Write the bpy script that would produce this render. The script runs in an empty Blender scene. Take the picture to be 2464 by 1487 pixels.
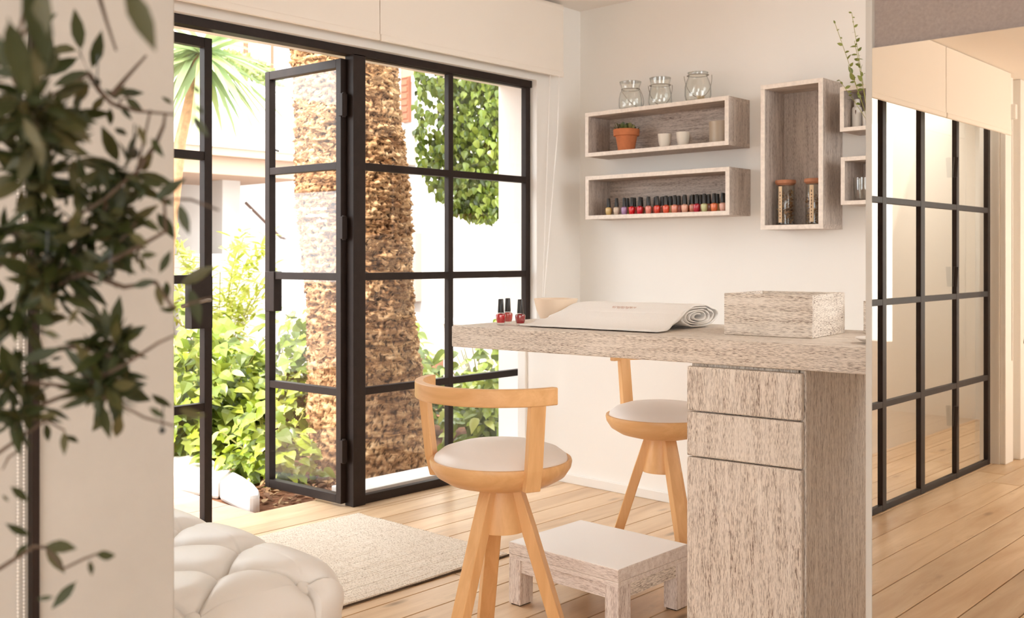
import bpy, bmesh, math, random
from mathutils import Vector, Matrix, noise
S = bpy.context.scene
COL = S.collection
PI = math.pi
# ------------------------------------------------------------------ camera, sky, sun, exposure
cam = bpy.data.cameras.new('camera'); camo = bpy.data.objects.new('camera', cam); COL.objects.link(camo)
camo.location = (0, 0, 1.12); camo.rotation_euler = (PI/2, 0, math.radians(42.9))
cam.sensor_width = 36; cam.lens = 36*2440/2464; cam.shift_y = -125.5/2464
cam.clip_start = .05; cam.clip_end = 200
cam.dof.use_dof = True; cam.dof.focus_distance = 3.1; cam.dof.aperture_fstop = 5.2
S.camera = camo
W = bpy.data.worlds.new('sky'); S.world = W; W.use_nodes = True
bg = W.node_tree.nodes['Background']; bg.inputs[0].default_value = (.95, .99, 1.0, 1); bg.inputs[1].default_value = 4.6
sun = bpy.data.lights.new('sun', 'SUN'); suno = bpy.data.objects.new('sun', sun); COL.objects.link(suno)
sun.energy = 4.0; sun.color = (1, .93, .82); sun.angle = math.radians(1.5)
suno.rotation_euler = Vector((-.15, .60, -.79)).to_track_quat('-Z', 'Y').to_euler()
S.view_settings.view_transform = 'Standard'; S.view_settings.look = 'None'
S.view_settings.exposure = 0.56; S.view_settings.gamma = 1; S.view_settings.use_curve_mapping = False
S.cycles.max_bounces = 10; S.cycles.diffuse_bounces = 6; S.cycles.transparent_max_bounces = 24; S.cycles.glossy_bounces = 5
S.cycles.use_denoising = True; S.cycles.sample_clamp_indirect = 6; S.cycles.caustics_reflective = False; S.cycles.caustics_refractive = False

# ------------------------------------------------------------------ builder
class B:
    def __init__(s): s.v = []; s.f = []; s.m = Matrix()
    def add(s, vs, fs):
        o = len(s.v); s.v += [tuple(s.m @ Vector(p)) for p in vs]; s.f += [tuple(o+i for i in f) for f in fs]; return s
    def box(s, x0, x1, y0, y1, z0, z1):
        return s.add([(x0,y0,z0),(x1,y0,z0),(x1,y1,z0),(x0,y1,z0),(x0,y0,z1),(x1,y0,z1),(x1,y1,z1),(x0,y1,z1)],
                     [(3,2,1,0),(4,5,6,7),(0,1,5,4),(1,2,6,5),(2,3,7,6),(3,0,4,7)])
    def lathe(s, prof, n=24, c=(0,0,0), a0=0, a1=2*PI):
        full = abs(a1-a0-2*PI) < 1e-6; vs = []; fs = []; N = n if full else n+1
        for r, z in prof:
            for i in range(N):
                a = a0+(a1-a0)*i/n; vs.append((c[0]+r*math.cos(a), c[1]+r*math.sin(a), c[2]+z))
        for k in range(len(prof)-1):
            for i in range(n):
                j = (i+1) % N; fs.append((k*N+i, k*N+j, (k+1)*N+j, (k+1)*N+i))
        if full:
            if prof[0][0] > 1e-5: fs.append(tuple(range(N-1, -1, -1)))
            if prof[-1][0] > 1e-5: fs.append(tuple((len(prof)-1)*N+i for i in range(N)))
        return s.add(vs, fs)
    def tube(s, pts, r, n=6):
        pts = [Vector(p) for p in pts]; vs = []; fs = []; R = r if hasattr(r, '__len__') else [r]*len(pts)
        up = Vector((.13, .21, .97))
        for k, p in enumerate(pts):
            d = (pts[min(k+1, len(pts)-1)]-pts[max(k-1, 0)]).normalized()
            u = d.cross(up); u = u.normalized() if u.length > 1e-4 else d.orthogonal().normalized()
            w = d.cross(u)
            for i in range(n):
                a = 2*PI*i/n; vs.append(p+R[k]*(u*math.cos(a)+w*math.sin(a)))
        for k in range(len(pts)-1):
            for i in range(n):
                j = (i+1) % n; fs.append((k*n+i, k*n+j, (k+1)*n+j, (k+1)*n+i))
        fs.append(tuple(range(n-1, -1, -1))); fs.append(tuple((len(pts)-1)*n+i for i in range(n)))
        return s.add(vs, fs)
    def prism(s, poly, z0, z1):
        n = len(poly)
        return s.add([(x, y, z0) for x, y in poly]+[(x, y, z1) for x, y in poly],
                     [tuple(range(n-1, -1, -1)), tuple(range(n, 2*n))]+[(i, (i+1) % n, n+(i+1) % n, n+i) for i in range(n)])
    def loft(s, rings, closed=True, caps=True):
        n = len(rings[0]); vs = [p for r in rings for p in r]; fs = []
        for k in range(len(rings)-1):
            for i in range(n if closed else n-1):
                j = (i+1) % n; fs.append((k*n+i, k*n+j, (k+1)*n+j, (k+1)*n+i))
        if caps: fs += [tuple(range(n-1, -1, -1)), tuple((len(rings)-1)*n+i for i in range(n))]
        return s.add(vs, fs)
    def mesh(s, name, smooth=False):
        me = bpy.data.meshes.new(name); me.from_pydata(s.v, [], s.f)
        bm = bmesh.new(); bm.from_mesh(me); bmesh.ops.recalc_face_normals(bm, faces=bm.faces); bm.to_mesh(me); bm.free()
        if smooth: me.polygons.foreach_set('use_smooth', [True]*len(me.polygons))
        return me

def link(name, me, m=None, parent=None, bevel=0, smooth_angle=None):
    o = bpy.data.objects.new(name, me); COL.objects.link(o)
    if m and not me.materials: me.materials.append(m)
    if parent: o.parent = parent
    if bevel:
        b = o.modifiers.new('bevel', 'BEVEL'); b.width = bevel; b.segments = 2; b.limit_method = 'ANGLE'; b.angle_limit = .7
    return o
def obj(name, b, m, parent=None, smooth=False, bevel=0):
    me = b.mesh(name, smooth)
    if smooth:
        try: me.set_sharp_from_angle(angle=math.radians(38))
        except Exception: pass
    return link(name, me, m, parent, bevel)
def tag(o, label, cat, group=None, kind=None):
    o['label'] = label
    if cat: o['category'] = cat
    if group: o['group'] = group
    if kind: o['kind'] = kind
    return o
def thing(name, label, cat, loc=(0,0,0), rz=0, group=None):
    o = bpy.data.objects.new(name, None); COL.objects.link(o); o.location = loc; o.rotation_euler = (0, 0, rz)
    o.empty_display_size = .05
    return tag(o, label, cat, group)
def struct(name, b, m, parent=None, bevel=0, label=None):
    o = obj(name, b, m, parent, bevel=bevel)
    if not parent: o['kind'] = 'structure'
    if label: o['label'] = label
    return o
def struct_root(name, label=None, loc=(0,0,0), rz=0):
    o = bpy.data.objects.new(name, None); COL.objects.link(o); o.location = loc; o.rotation_euler = (0,0,rz); o['kind'] = 'structure'
    if label: o['label'] = label
    return o
def dup(root, loc, label=None, group=None, rz=None):
    kids = {}
    for o in bpy.data.objects:
        if o.parent: kids.setdefault(o.parent, []).append(o)
    def rec(o, par):
        c = o.copy(); COL.objects.link(c)
        if par: c.parent = par
        for k in kids.get(o, []): rec(k, c)
        return c
    r = rec(root, None); r.location = loc
    if rz is not None: r.rotation_euler = (0,0,rz)
    if label: r['label'] = label
    if group: r['group'] = group
    return r

# ------------------------------------------------------------------ materials
def newmat(name):
    m = bpy.data.materials.new(name); m.use_nodes = True; nt = m.node_tree; return m, nt, nt.nodes['Principled BSDF']
def nd(nt, t, **kw):
    n = nt.nodes.new(t)
    for k, v in kw.items():
        if k.startswith('i_'):
            key = k[2:]; n.inputs[int(key) if key.isdigit() else key.replace('_', ' ')].default_value = v
        else: setattr(n, k, v)
    return n
def ramp(nt, fac, stops):
    r = nt.nodes.new('ShaderNodeValToRGB'); e = r.color_ramp.elements
    while len(e) < len(stops): e.new(.5)
    for q, (p, c) in zip(e, stops): q.position = p; q.color = (*c, 1) if len(c) == 3 else c
    nt.links.new(fac, r.inputs[0]); return r.outputs[0]
def mix(nt, fac, a, b, mode='MIX'):
    n = nt.nodes.new('ShaderNodeMix'); n.data_type = 'RGBA'; n.blend_type = mode
    for s, v in ((n.inputs[0], fac), (n.inputs[6], a), (n.inputs[7], b)):
        if hasattr(v, 'is_linked'): nt.links.new(v, s)
        else: s.default_value = v if not hasattr(v, '__len__') else (*v[:3], 1)
    return n.outputs[2]
def bump(nt, bsdf, h, strength=.3, dist=.002):
    b = nt.nodes.new('ShaderNodeBump'); b.inputs['Strength'].default_value = strength; b.inputs['Distance'].default_value = dist
    nt.links.new(h, b.inputs['Height']); nt.links.new(b.outputs[0], bsdf.inputs['Normal'])
def coords(nt, scale, kind='Object', rnd=True):
    tc = nt.nodes.new('ShaderNodeTexCoord'); mp = nt.nodes.new('ShaderNodeMapping'); mp.inputs['Scale'].default_value = scale
    src = tc.outputs[kind]
    if rnd:
        oi = nt.nodes.new('ShaderNodeObjectInfo'); ad = nt.nodes.new('ShaderNodeVectorMath'); ad.operation = 'MULTIPLY_ADD'
        cb = nt.nodes.new('ShaderNodeCombineXYZ')
        for i in range(3): nt.links.new(oi.outputs['Random'], cb.inputs[i])
        nt.links.new(cb.outputs[0], ad.inputs[0]); ad.inputs[1].default_value = (7.3, 5.1, 9.7); nt.links.new(src, ad.inputs[2]); src = ad.outputs[0]
    nt.links.new(src, mp.inputs[0]); return mp.outputs[0]
def tex(nt, vec, scale=1, detail=4, rough=.6, dist=0):
    n = nd(nt, 'ShaderNodeTexNoise'); n.inputs['Scale'].default_value = scale; n.inputs['Detail'].default_value = detail
    n.inputs['Roughness'].default_value = rough; n.inputs['Distortion'].default_value = dist
    nt.links.new(vec, n.inputs['Vector']); return n.outputs['Fac']
def plain(name, col, rough=.5, spec=.5, metal=0, var=0, bumpy=0, bscale=60):
    m, nt, p = newmat(name); p.inputs['Base Color'].default_value = (*col, 1); p.inputs['Roughness'].default_value = rough
    p.inputs['Metallic'].default_value = metal; p.inputs['Specular IOR Level'].default_value = spec
    if var or bumpy:
        v = coords(nt, (1, 1, 1)); n = tex(nt, v, bscale, 5)
        if var:
            nt.links.new(ramp(nt, n, [(.3, tuple(c*(1-var) for c in col)), (.7, tuple(min(1, c*(1+var*.6)) for c in col))]), p.inputs['Base Color'])
        if bumpy: bump(nt, p, n, bumpy, .003)
    return m
def washed(name, axis, light, mid, dark, fleck=.5, rough=.6):
    """limed wood: pale wash with dark open grain running along one axis"""
    m, nt, p = newmat(name)
    sc = lambda al, ac: tuple(al if i == axis else ac for i in range(3))
    n1 = tex(nt, coords(nt, sc(4, 62)), 1, 5, .68, .3)
    n2 = tex(nt, coords(nt, sc(60, 720)), 1, 2, .6)
    n3 = tex(nt, coords(nt, sc(1.3, 6)), 1, 3)
    c = ramp(nt, n1, [(.3, mid), (.62, light)])
    c = mix(nt, ramp(nt, n3, [(.35, (0,)*3), (.75, (.45,)*3)]), c, mid)
    fl = ramp(nt, n2, [(.475, (0,)*3), (.60, (1,)*3)])
    k = nd(nt, 'ShaderNodeMath', operation='MULTIPLY'); nt.links.new(fl, k.inputs[0]); 
    fl2 = ramp(nt, n1, [(.36, (1,)*3), (.66, (.22,)*3)]); nt.links.new(fl2, k.inputs[1])
    k2 = nd(nt, 'ShaderNodeMath', operation='MULTIPLY'); nt.links.new(k.outputs[0], k2.inputs[0]); k2.inputs[1].default_value = fleck
    nt.links.new(mix(nt, k2.outputs[0], c, dark), p.inputs['Base Color']); p.inputs['Roughness'].default_value = rough
    p.inputs['Specular IOR Level'].default_value = .3
    inv = ramp(nt, n2, [(.48, (1,)*3), (.62, (0,)*3)]); bump(nt, p, inv, .3, .001)
    return m
def wood(name, axis, a, b, rough=.4, knots=False, al=1.2, ac=22, var=.12, spec=.4):
    m, nt, p = newmat(name)
    sc = lambda x, y: tuple(x if i == axis else y for i in range(3))
    v = coords(nt, sc(al, ac)); n1 = tex(nt, v, 1, 4, .55, .6)
    n2 = tex(nt, coords(nt, sc(8, 160)), 1, 2)
    c = ramp(nt, n1, [(.28, b), (.7, a)])
    c = mix(nt, ramp(nt, n2, [(.5, (0,)*3), (.75, (.25,)*3)]), c, b)
    if knots:
        vo = nd(nt, 'ShaderNodeTexVoronoi'); vo.inputs['Scale'].default_value = 1
        nt.links.new(coords(nt, sc(2.1, 6.5)), vo.inputs['Vector'])
        c = mix(nt, ramp(nt, vo.outputs['Distance'], [(.03, (.85,)*3), (.13, (0,)*3)]), c, tuple(x*.4 for x in b))
        n4 = tex(nt, coords(nt, sc(3, 9)), 1, 5, .7); c = mix(nt, ramp(nt, n4, [(.6, (0,)*3), (.74, (.5,)*3)]), c, tuple(x*.62 for x in b))
    oi = nd(nt, 'ShaderNodeObjectInfo'); hv = nd(nt, 'ShaderNodeHueSaturation')
    mr = nd(nt, 'ShaderNodeMapRange'); nt.links.new(oi.outputs['Random'], mr.inputs[0]); mr.inputs[3].default_value = 1-var; mr.inputs[4].default_value = 1+var*.6
    nt.links.new(mr.outputs[0], hv.inputs['Value']); nt.links.new(c, hv.inputs['Color']); nt.links.new(hv.outputs[0], p.inputs['Base Color'])
    p.inputs['Roughness'].default_value = rough; p.inputs['Specular IOR Level'].default_value = spec
    bump(nt, p, n2, .12, .001); return m
def glass(name, tint=(1,1,1), refl=1.0, facing=0.0):
    m = bpy.data.materials.new(name); m.use_nodes = True; nt = m.node_tree; nt.nodes.clear()
    o = nd(nt, 'ShaderNodeOutputMaterial'); t = nd(nt, 'ShaderNodeBsdfTransparent'); g = nd(nt, 'ShaderNodeBsdfGlossy'); x = nd(nt, 'ShaderNodeMixShader')
    t.inputs[0].default_value = (*tint, 1); g.inputs['Roughness'].default_value = .01; g.inputs[0].default_value = (refl, refl, refl, 1)
    lf = nd(nt, 'ShaderNodeLayerWeight'); lf.inputs[0].default_value = .5
    pw = nd(nt, 'ShaderNodeMath', operation='POWER'); nt.links.new(lf.outputs['Facing'], pw.inputs[0]); pw.inputs[1].default_value = 4.5
    f = nd(nt, 'ShaderNodeMath', operation='MULTIPLY_ADD'); nt.links.new(pw.outputs[0], f.inputs[0]); f.inputs[1].default_value = .85; f.inputs[2].default_value = .07
    if facing:
        lw = nd(nt, 'ShaderNodeLayerWeight'); lw.inputs[0].default_value = .5
        nt.links.new(ramp(nt, lw.outputs['Facing'], [(.0, tint), (.62, tint), (1, tuple(c*(1-facing) for c in tint))]), t.inputs[0])
    nt.links.new(f.outputs[0], x.inputs[0]); nt.links.new(t.outputs[0], x.inputs[1]); nt.links.new(g.outputs[0], x.inputs[2]); nt.links.new(x.outputs[0], o.inputs[0])
    return m
def leafmat(name, cols, rough=.4, trans=.35, island=False, spec=.4):
    m, nt, p = newmat(name)
    if island: r = nd(nt, 'ShaderNodeNewGeometry').outputs['Random Per Island']
    else: r = nd(nt, 'ShaderNodeObjectInfo').outputs['Random']
    c = ramp(nt, r, [(i/(len(cols)-1) if len(cols) > 1 else 0, q) for i, q in enumerate(cols)])
    nt.links.new(c, p.inputs['Base Color']); p.inputs['Roughness'].default_value = rough; p.inputs['Specular IOR Level'].default_value = spec
    if trans:
        t = nd(nt, 'ShaderNodeBsdfTranslucent'); nt.links.new(c, t.inputs[0]); x = nd(nt, 'ShaderNodeMixShader'); x.inputs[0].default_value = trans
        o = nt.nodes['Material Output']; nt.links.new(p.outputs[0], x.inputs[1]); nt.links.new(t.outputs[0], x.inputs[2]); nt.links.new(x.outputs[0], o.inputs[0])
    return m
M = {}
M['wall'] = plain('warm white plaster', (.90, .87, .83), .75, .3, bumpy=.06, bscale=35)
M['ceil'] = plain('ceiling paint', (.88, .82, .76), .8, .3, bumpy=.04, bscale=30)
M['white'] = plain('white gloss paint', (.86, .83, .79), .35, .5)
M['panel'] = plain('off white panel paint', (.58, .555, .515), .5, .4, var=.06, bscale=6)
M['railing'] = plain('dark rail', (.10, .055, .04), .5)
M['scuff'] = plain('faint scuff', (.42, .37, .31), .7)
M['steel'] = plain('dark bronze steel', (.022, .013, .010), .5, .28, var=.25, bscale=25)
M['blind'] = plain('cream blind fabric', (.88, .81, .73), .85, .2, bumpy=.12, bscale=420)
M['grey'] = plain('mauve grey plaster', (.36, .30, .275), .85, .2, var=.12, bumpy=.25, bscale=150)
M['glass'] = glass('window glass'); M['jar'] = glass('jar glass', (.985, .99, .98), .8, .38)
M['mirror'] = plain('mirror silver', (.77, .72, .645), .004, .5, 1)
M['beech'] = wood('beech', 2, (.83, .50, .235), (.70, .385, .16), .38, var=.04, al=2, ac=30)
M['beech_t'] = wood('beech turned', 0, (.83, .50, .235), (.70, .385, .16), .38, var=.04, al=2, ac=30)
M['pine'] = wood('pine floor', 1, (.78, .57, .37), (.57, .365, .205), .34, knots=True, var=.13, al=1.5, ac=13)
M['wash_x'] = washed('limed oak x', 0, (.93, .86, .78), (.79, .70, .61), (.19, .125, .09), .95, .45)
M['wash_z'] = washed('limed oak z', 2, (.93, .855, .775), (.78, .685, .595), (.19, .125, .09), .95)
M['wash_y'] = washed('limed oak y', 1, (.93, .86, .78), (.79, .70, .61), (.19, .125, .09), .95)
M['shelf_x'] = washed('grey limed shelf x', 0, (.70, .61, .54), (.50, .41, .35), (.10, .065, .05), .8)
M['shelf_z'] = washed('grey limed shelf z', 2, (.66, .575, .51), (.46, .38, .325), (.10, .065, .05), .7)
M['shelf_y'] = washed('grey limed shelf y', 1, (.70, .61, .54), (.50, .41, .35), (.10, .065, .05), .8)
M['edge'] = plain('worn pale edge', (.88, .79, .71), .6, .3, var=.12, bscale=60)
M['whitewood_x'] = washed('whitewashed x', 0, (.92, .85, .80), (.78, .68, .62), (.26, .16, .13), .7)
M['whitewood_z'] = washed('whitewashed z', 2, (.92, .85, .80), (.78, .68, .62), (.26, .16, .13), .7)
M['whitetop'] = plain('white top with window light', (.95, .935, .92), .45, .4)
M['leather'] = plain('white leather', (.82, .79, .755), .42, .5, bumpy=.05, bscale=260)
M['cushion'] = plain('pale leatherette', (.80, .74, .70), .45, .45, bumpy=.03, bscale=300)
M['towel'] = plain('white terry', (.93, .90, .87), .95, .1, var=.05, bumpy=.5, bscale=520)
M['embroid'] = plain('pale brown thread', (.62, .44, .38), .8)
M['bowl'] = plain('cream ceramic', (.84, .69, .54), .4, .5)
M['ceram'] = plain('white ceramic', (.80, .73, .63), .4, .5)
M['tumbler'] = plain('taupe ceramic', (.46, .38, .29), .35, .5)
M['terra'] = plain('terracotta', (.56, .19, .08), .75, .2, var=.15, bscale=25)
M['black'] = plain('black plastic', (.02, .016, .014), .3, .5)
M['wire'] = plain('grey wire', (.25, .21, .17), .4, .5, .8)
M['lidwood'] = plain('red brown lid wood', (.50, .21, .11), .5, .4, var=.2, bscale=40)
M['label'] = plain('kraft label', (.82, .62, .40), .8)
M['ink'] = plain('dark ink', (.16, .09, .07), .8)
M['plastic'] = plain('white plastic', (.86, .82, .78), .35)
M['wax'] = plain('tan wax', (.55, .42, .26), .5)
M['soil'] = plain('brown soil', (.22, .10, .055), .95, .1, var=.5, bumpy=.8, bscale=30)
M['paving'] = plain('terracotta paving', (.56, .37, .285), .8, .2, var=.12, bscale=8)
M['stone'] = plain('white painted stone', (.66, .63, .60), .8, .2, var=.05, bumpy=.2, bscale=14)
M['render'] = plain('white render', (.60, .575, .55), .85, .2)
M['peach'] = plain('peach render and bounce', (.50, .36, .275), .85, .2)  # canopy soffit and beam: shade and terracotta bounce mixed into this colour
M['beige'] = plain('beige render', (.42, .37, .32), .85, .2)
M['shutter'] = plain('brown shutter', (.30, .11, .06), .6, .3)
M['rooftile'] = plain('clay roof', (.52, .25, .15), .8, .2)
M['trunkbark'] = None
M['twig'] = plain('olive bark', (.10, .07, .05), .8, .2, var=.3, bscale=80)
M['stemgreen'] = plain('green stem', (.36, .33, .10), .7, .2)
M['olive'] = plain('ripe olive', (.012, .014, .008), .3, .5)
M['leaf_olive'] = leafmat('olive leaf', [(.018, .027, .004), (.032, .04, .008), (.05, .052, .015), (.10, .088, .035)], .5, .12)
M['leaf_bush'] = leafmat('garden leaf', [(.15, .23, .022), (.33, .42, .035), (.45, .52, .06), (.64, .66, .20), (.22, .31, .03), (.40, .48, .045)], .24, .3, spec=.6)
M['mass_bush'] = leafmat('garden foliage', [(.08, .12, .012), (.20, .26, .028), (.32, .37, .055)], .4, .25, True)  # inner leaves darkened to stand for shade between the outer ones
M['leaf_ivy'] = leafmat('ivy leaf', [(.06, .10, .012), (.14, .21, .025), (.24, .32, .045), (.34, .40, .11)], .22, .2)
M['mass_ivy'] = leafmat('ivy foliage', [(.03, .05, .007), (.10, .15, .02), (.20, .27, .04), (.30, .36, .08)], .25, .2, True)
M['fern'] = leafmat('fern foliage', [(.34, .38, .05), (.52, .56, .10), (.66, .66, .22)], .5, .35, True)
M['hedge'] = leafmat('hedge foliage', [(.22, .27, .08), (.38, .42, .16)], .5, .25, True)
M['yucca'] = leafmat('yucca leaf', [(.30, .40, .20), (.42, .52, .28), (.50, .58, .24)], .4, .3)
M['yuccabark'] = plain('yucca bark', (.60, .33, .18), .8, .2, var=.3, bscale=20)
M['litter'] = leafmat('leaf litter', [(.14, .06, .03), (.30, .15, .07), (.44, .28, .14), (.22, .10, .05)], .8, 0, True)
M['succ'] = leafmat('succulent leaf', [(.05, .07, .012), (.10, .12, .03), (.24, .22, .08)], .4, .1)
M['sprig'] = leafmat('sprig leaf', [(.14, .17, .03), (.26, .28, .06)], .45, .2)
def rugmat():
    m, nt, p = newmat('jute weave'); v = coords(nt, (1, 1, 1)); n = tex(nt, v, 160, 3, .7); n2 = tex(nt, v, 7, 3)
    c = ramp(nt, n, [(.33, (.42, .33, .25)), (.5, (.76, .66, .55)), (.7, (.86, .78, .68))])
    nt.links.new(mix(nt, ramp(nt, n2, [(.3, (0,)*3), (.8, (.4,)*3)]), c, (.70, .58, .47)), p.inputs['Base Color']); p.inputs['Roughness'].default_value = .9
    p.inputs['Specular IOR Level'].default_value = .1; bump(nt, p, n, .5, .002); return m
M['rug'] = rugmat()
def barkmat():
    m, nt, p = newmat('palm bark'); n = tex(nt, coords(nt, (7, 7, 26), rnd=False), 1, 6, .7, .4); n2 = tex(nt, coords(nt, (1, 1, 2), rnd=False), 3, 2)
    g = nd(nt, 'ShaderNodeNewGeometry')
    c = ramp(nt, n, [(.36, (.07, .03, .015)), (.46, (.36, .19, .085)), (.57, (.68, .44, .23)), (.74, (.86, .65, .42))])
    c = mix(nt, ramp(nt, n2, [(.4, (0,)*3), (.7, (.5,)*3)]), c, (.34, .19, .11))
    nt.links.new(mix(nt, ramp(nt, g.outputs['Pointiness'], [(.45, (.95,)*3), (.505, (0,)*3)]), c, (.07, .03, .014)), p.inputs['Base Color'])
    p.inputs['Roughness'].default_value = .9; p.inputs['Specular IOR Level'].default_value = .1; bump(nt, p, n, .8, .01); return m
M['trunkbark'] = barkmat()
def polish(name, c):
    m = plain(name, c, .12, .5); m.node_tree.nodes['Principled BSDF'].inputs['Coat Weight'].default_value = .6; return m
# ------------------------------------------------------------------ the room
XI, XO, XF = -3.57, -3.85, -3.633            # inner face, outer face, steel frame plane of the window wall
YB = 4.40
fl = struct_root('floor', 'light pine board floor of the room')
obj('subfloor', B().box(-3.6, 2.2, -3.2, 4.5, -.12, -.021), M['soil'], fl)
random.seed(11)
bw = .14; k0 = int(math.floor((-3.54+2.53)/bw))
for k in range(k0, 36):
    x0 = -2.53+k*bw; x1 = x0+bw
    if x1 > 2.2: break
    x0c = max(x0, -3.545)
    if x1-x0c < .02: continue
    cuts = [-3.2, -3.9+random.uniform(-.8, .8), -1.4+random.uniform(-.7, .7)]
    if x0 > -1.68: cuts.append(1.10)
    else: cuts += [.75+random.uniform(-.4, .4), 2.2+random.uniform(-.8, .9)]
    cuts.append(4.45)
    cuts = sorted(cuts)
    for ya, yb in zip(cuts[:-1], cuts[1:]):
        link('floor_board', B().box(x0c+.0024, x1-.0024, ya+.0028, yb-.0028, -.02, 0).mesh('floor_board'), M['pine'], fl, bevel=.0014)
# threshold boards under the doors
th = struct_root('trim_1', 'pale threshold boards along the glazed doors')
link('threshold_board', B().box(-3.655, -3.548, 1.0, 4.06, -.03, 0.0).mesh('threshold_board'), M['pine'], th, bevel=.002)
link('threshold_board', B().box(-3.85, -3.659, 1.0, 4.06, -.03, -.002).mesh('threshold_board'), M['pine'], th, bevel=.002)

struct('wall_back', B().box(XI-.02, .1, YB, YB+.15, -.05, 2.6), M['wall'], label='warm white back wall behind the wall boxes')
lw = struct('wall_low', B().box(-3.553, .1, 3.88, YB, 0, .75), M['wall'], label='low white wall ledge behind the counter')
obj('corner_batten', B().box(-3.553, -3.50, 3.866, 3.881, 0, .75), M['wall'], lw, bevel=.003)
struct('baseboard_back', B().box(-3.50, .1, 3.864, 3.88, 0, .045), M['white'], bevel=.003, label='slim white baseboard along the low wall')
wl = B(); wl.box(XO, XI, 4.035, 4.6, -.1, 2.62); wl.box(XO, XI, 1.0, 4.035, 2.058, 2.62); wl.box(XO, XI, -3.2, 1.0, -.1, 2.62)
struct('wall_left', wl, M['wall'], label='white window wall pierced by the steel glazing')
ce = B(); ce.box(XI-.2, 2.2, 1.4, 4.55, 2.487, 2.6); struct('ceiling', ce, M['ceil'], label='pale ceiling over the treatment corner')
c2 = B(); c2.box(-1.84, 2.2, -3.2, 1.4, 2.10, 2.6); c2.box(XI-.2, -2.52, -3.2, 1.4, 2.10, 2.6); c2.box(-2.52, -1.84, -.8, 1.4, 2.10, 2.6); c2.box(-2.52, -1.84, -3.2, -2.8, 2.10, 2.6); struct('ceiling_low', c2, M['ceil'], label='lower ceiling over the front of the room')  # roof gap over the corridor added to let sky light onto its wall
wr = B(); wr.box(-.885, .1, 2.062, 2.16, 0, 2.487); struct('wall_right', wr, M['grey'], label='mauve grey plaster wall above the mirror')
struct('wall_entrance', B().box(2.2, 2.3, -3.2, -2.4, 0, 2.487).box(2.2, 2.3, 1.6, 2.16, 0, 2.487).box(2.2, 2.3, -2.4, 1.6, 0, 1.25).box(2.2, 2.3, -2.4, 1.6, 1.55, 2.1).box(.1, 2.3, 2.06, 2.16, 0, 2.487).box(-3.6, -.7, -3.3, -3.2, 0, 2.1).box(-.7, 2.3, -3.3, -3.2, 0, .5), M['wall'], label='white walls of the room behind the viewer')  # openings in these unseen walls are added to let sky fill in
struct('wall_side', B().box(0, .1, 2.16, 2.6, 0, 2.487).box(0, .1, 4.1, YB, 0, 2.487).box(0, .1, 2.6, 4.1, 0, 1.2).box(0, .1, 2.6, 4.1, 2.3, 2.487), M['wall'], label='unseen white return wall added to shape light in the treatment corner')  # added out of view: blocks side light, opening brightens cabinet and shelf sides
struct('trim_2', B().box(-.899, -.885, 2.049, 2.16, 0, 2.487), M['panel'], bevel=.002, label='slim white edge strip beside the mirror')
# mirror
t = thing('mirror', 'tall frameless wall mirror reflecting a glazed screen and board floor', 'mirror', (-.6, 2.055, .12))
obj('mirror_glass', B().box(-.285, .55, -.005, 0, 0, 1.433), M['mirror'], t)
obj('backing_board', B().box(-.285, .55, .0004, .006, 0, 1.433), M['grey'], t)
# pillar beside the camera
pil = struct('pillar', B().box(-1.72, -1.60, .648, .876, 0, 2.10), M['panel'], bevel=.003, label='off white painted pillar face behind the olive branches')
pil.name = 'wall_inner'
for pts in ([(.80,.97),(.828,.93),(.842,.88),(.846,.855)], [(.824,.775),(.832,.75),(.838,.735)], [(.836,.735),(.832,.66),(.828,.60)], [(.79,1.03),(.782,.985)], [(.83,1.34),(.853,1.30),(.846,1.27)]):
    obj('scuff_mark', B().tube([(-1.6003, y, z) for y, z in pts], .00035, 4), M['scuff'], pil)
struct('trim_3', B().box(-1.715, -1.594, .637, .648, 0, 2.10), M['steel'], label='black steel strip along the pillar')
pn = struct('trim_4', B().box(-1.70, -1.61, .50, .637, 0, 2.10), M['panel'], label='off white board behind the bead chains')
t = thing('bead_chain', 'pair of white bead chains hanging beside the black steel strip', 'chain', (-1.605, .62, 0))
for yy in (.0, .009):
    b = B()
    for i in range(150): b.lathe([(.0005, -.0022), (.0019, -.001), (.0019, .001), (.0005, .0022)], 5, (0, yy, .55+i*.0056))
    s = obj('chain_strand', b, M['white'], t, smooth=True)

# ------------------------------------------------------------------ steel glazing
ZR = (.51, 1.03, 1.53)
def steel_leaf(root, y0, y1, z0, z1, sw=.035, d=.034, rows=ZR, cols=(), rail=.04, mw=.034, names=('stile', 'rail', 'muntin')):
    """glazed leaf in its own YZ plane (x = thickness); every bar and pane a part"""
    h = d/2
    for a in (y0, y1-sw): link(names[0], B().box(-h, h, a, a+sw, z0, z1).mesh('stile'), M['steel'], root, bevel=.002)
    for a in (z0, z1-rail): link(names[1], B().box(-h*.96, h*.96, y0+sw, y1-sw, a, a+rail).mesh('rail'), M['steel'], root, bevel=.002)
    for r in rows: link(names[2], B().box(-h*.9, h*.9, y0+sw, y1-sw, r-mw/2, r+mw/2).mesh('muntin'), M['steel'], root, bevel=.002)
    ys = [y0+sw]
    for c in cols:
        link('mullion', B().box(-h*.93, h*.93, c-.016, c+.016, z0+rail, z1-rail).mesh('mullion'), M['steel'], root, bevel=.002); ys += [c]
    ys.append(y1-sw); zs = [z0+rail]+list(rows)+[z1-rail]
    for ya, yb in zip(ys[:-1], ys[1:]):
        for za, zb in zip(zs[:-1], zs[1:]):
            link('pane', B().add([(0,ya,za),(0,yb,za),(0,yb,zb),(0,ya,zb)], [(0,1,2,3)]).mesh('pane'), M['glass'], root)
w1 = struct_root('window_1', 'fixed dark steel window of small panes beside the counter', (XF, 0, 0))
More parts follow.
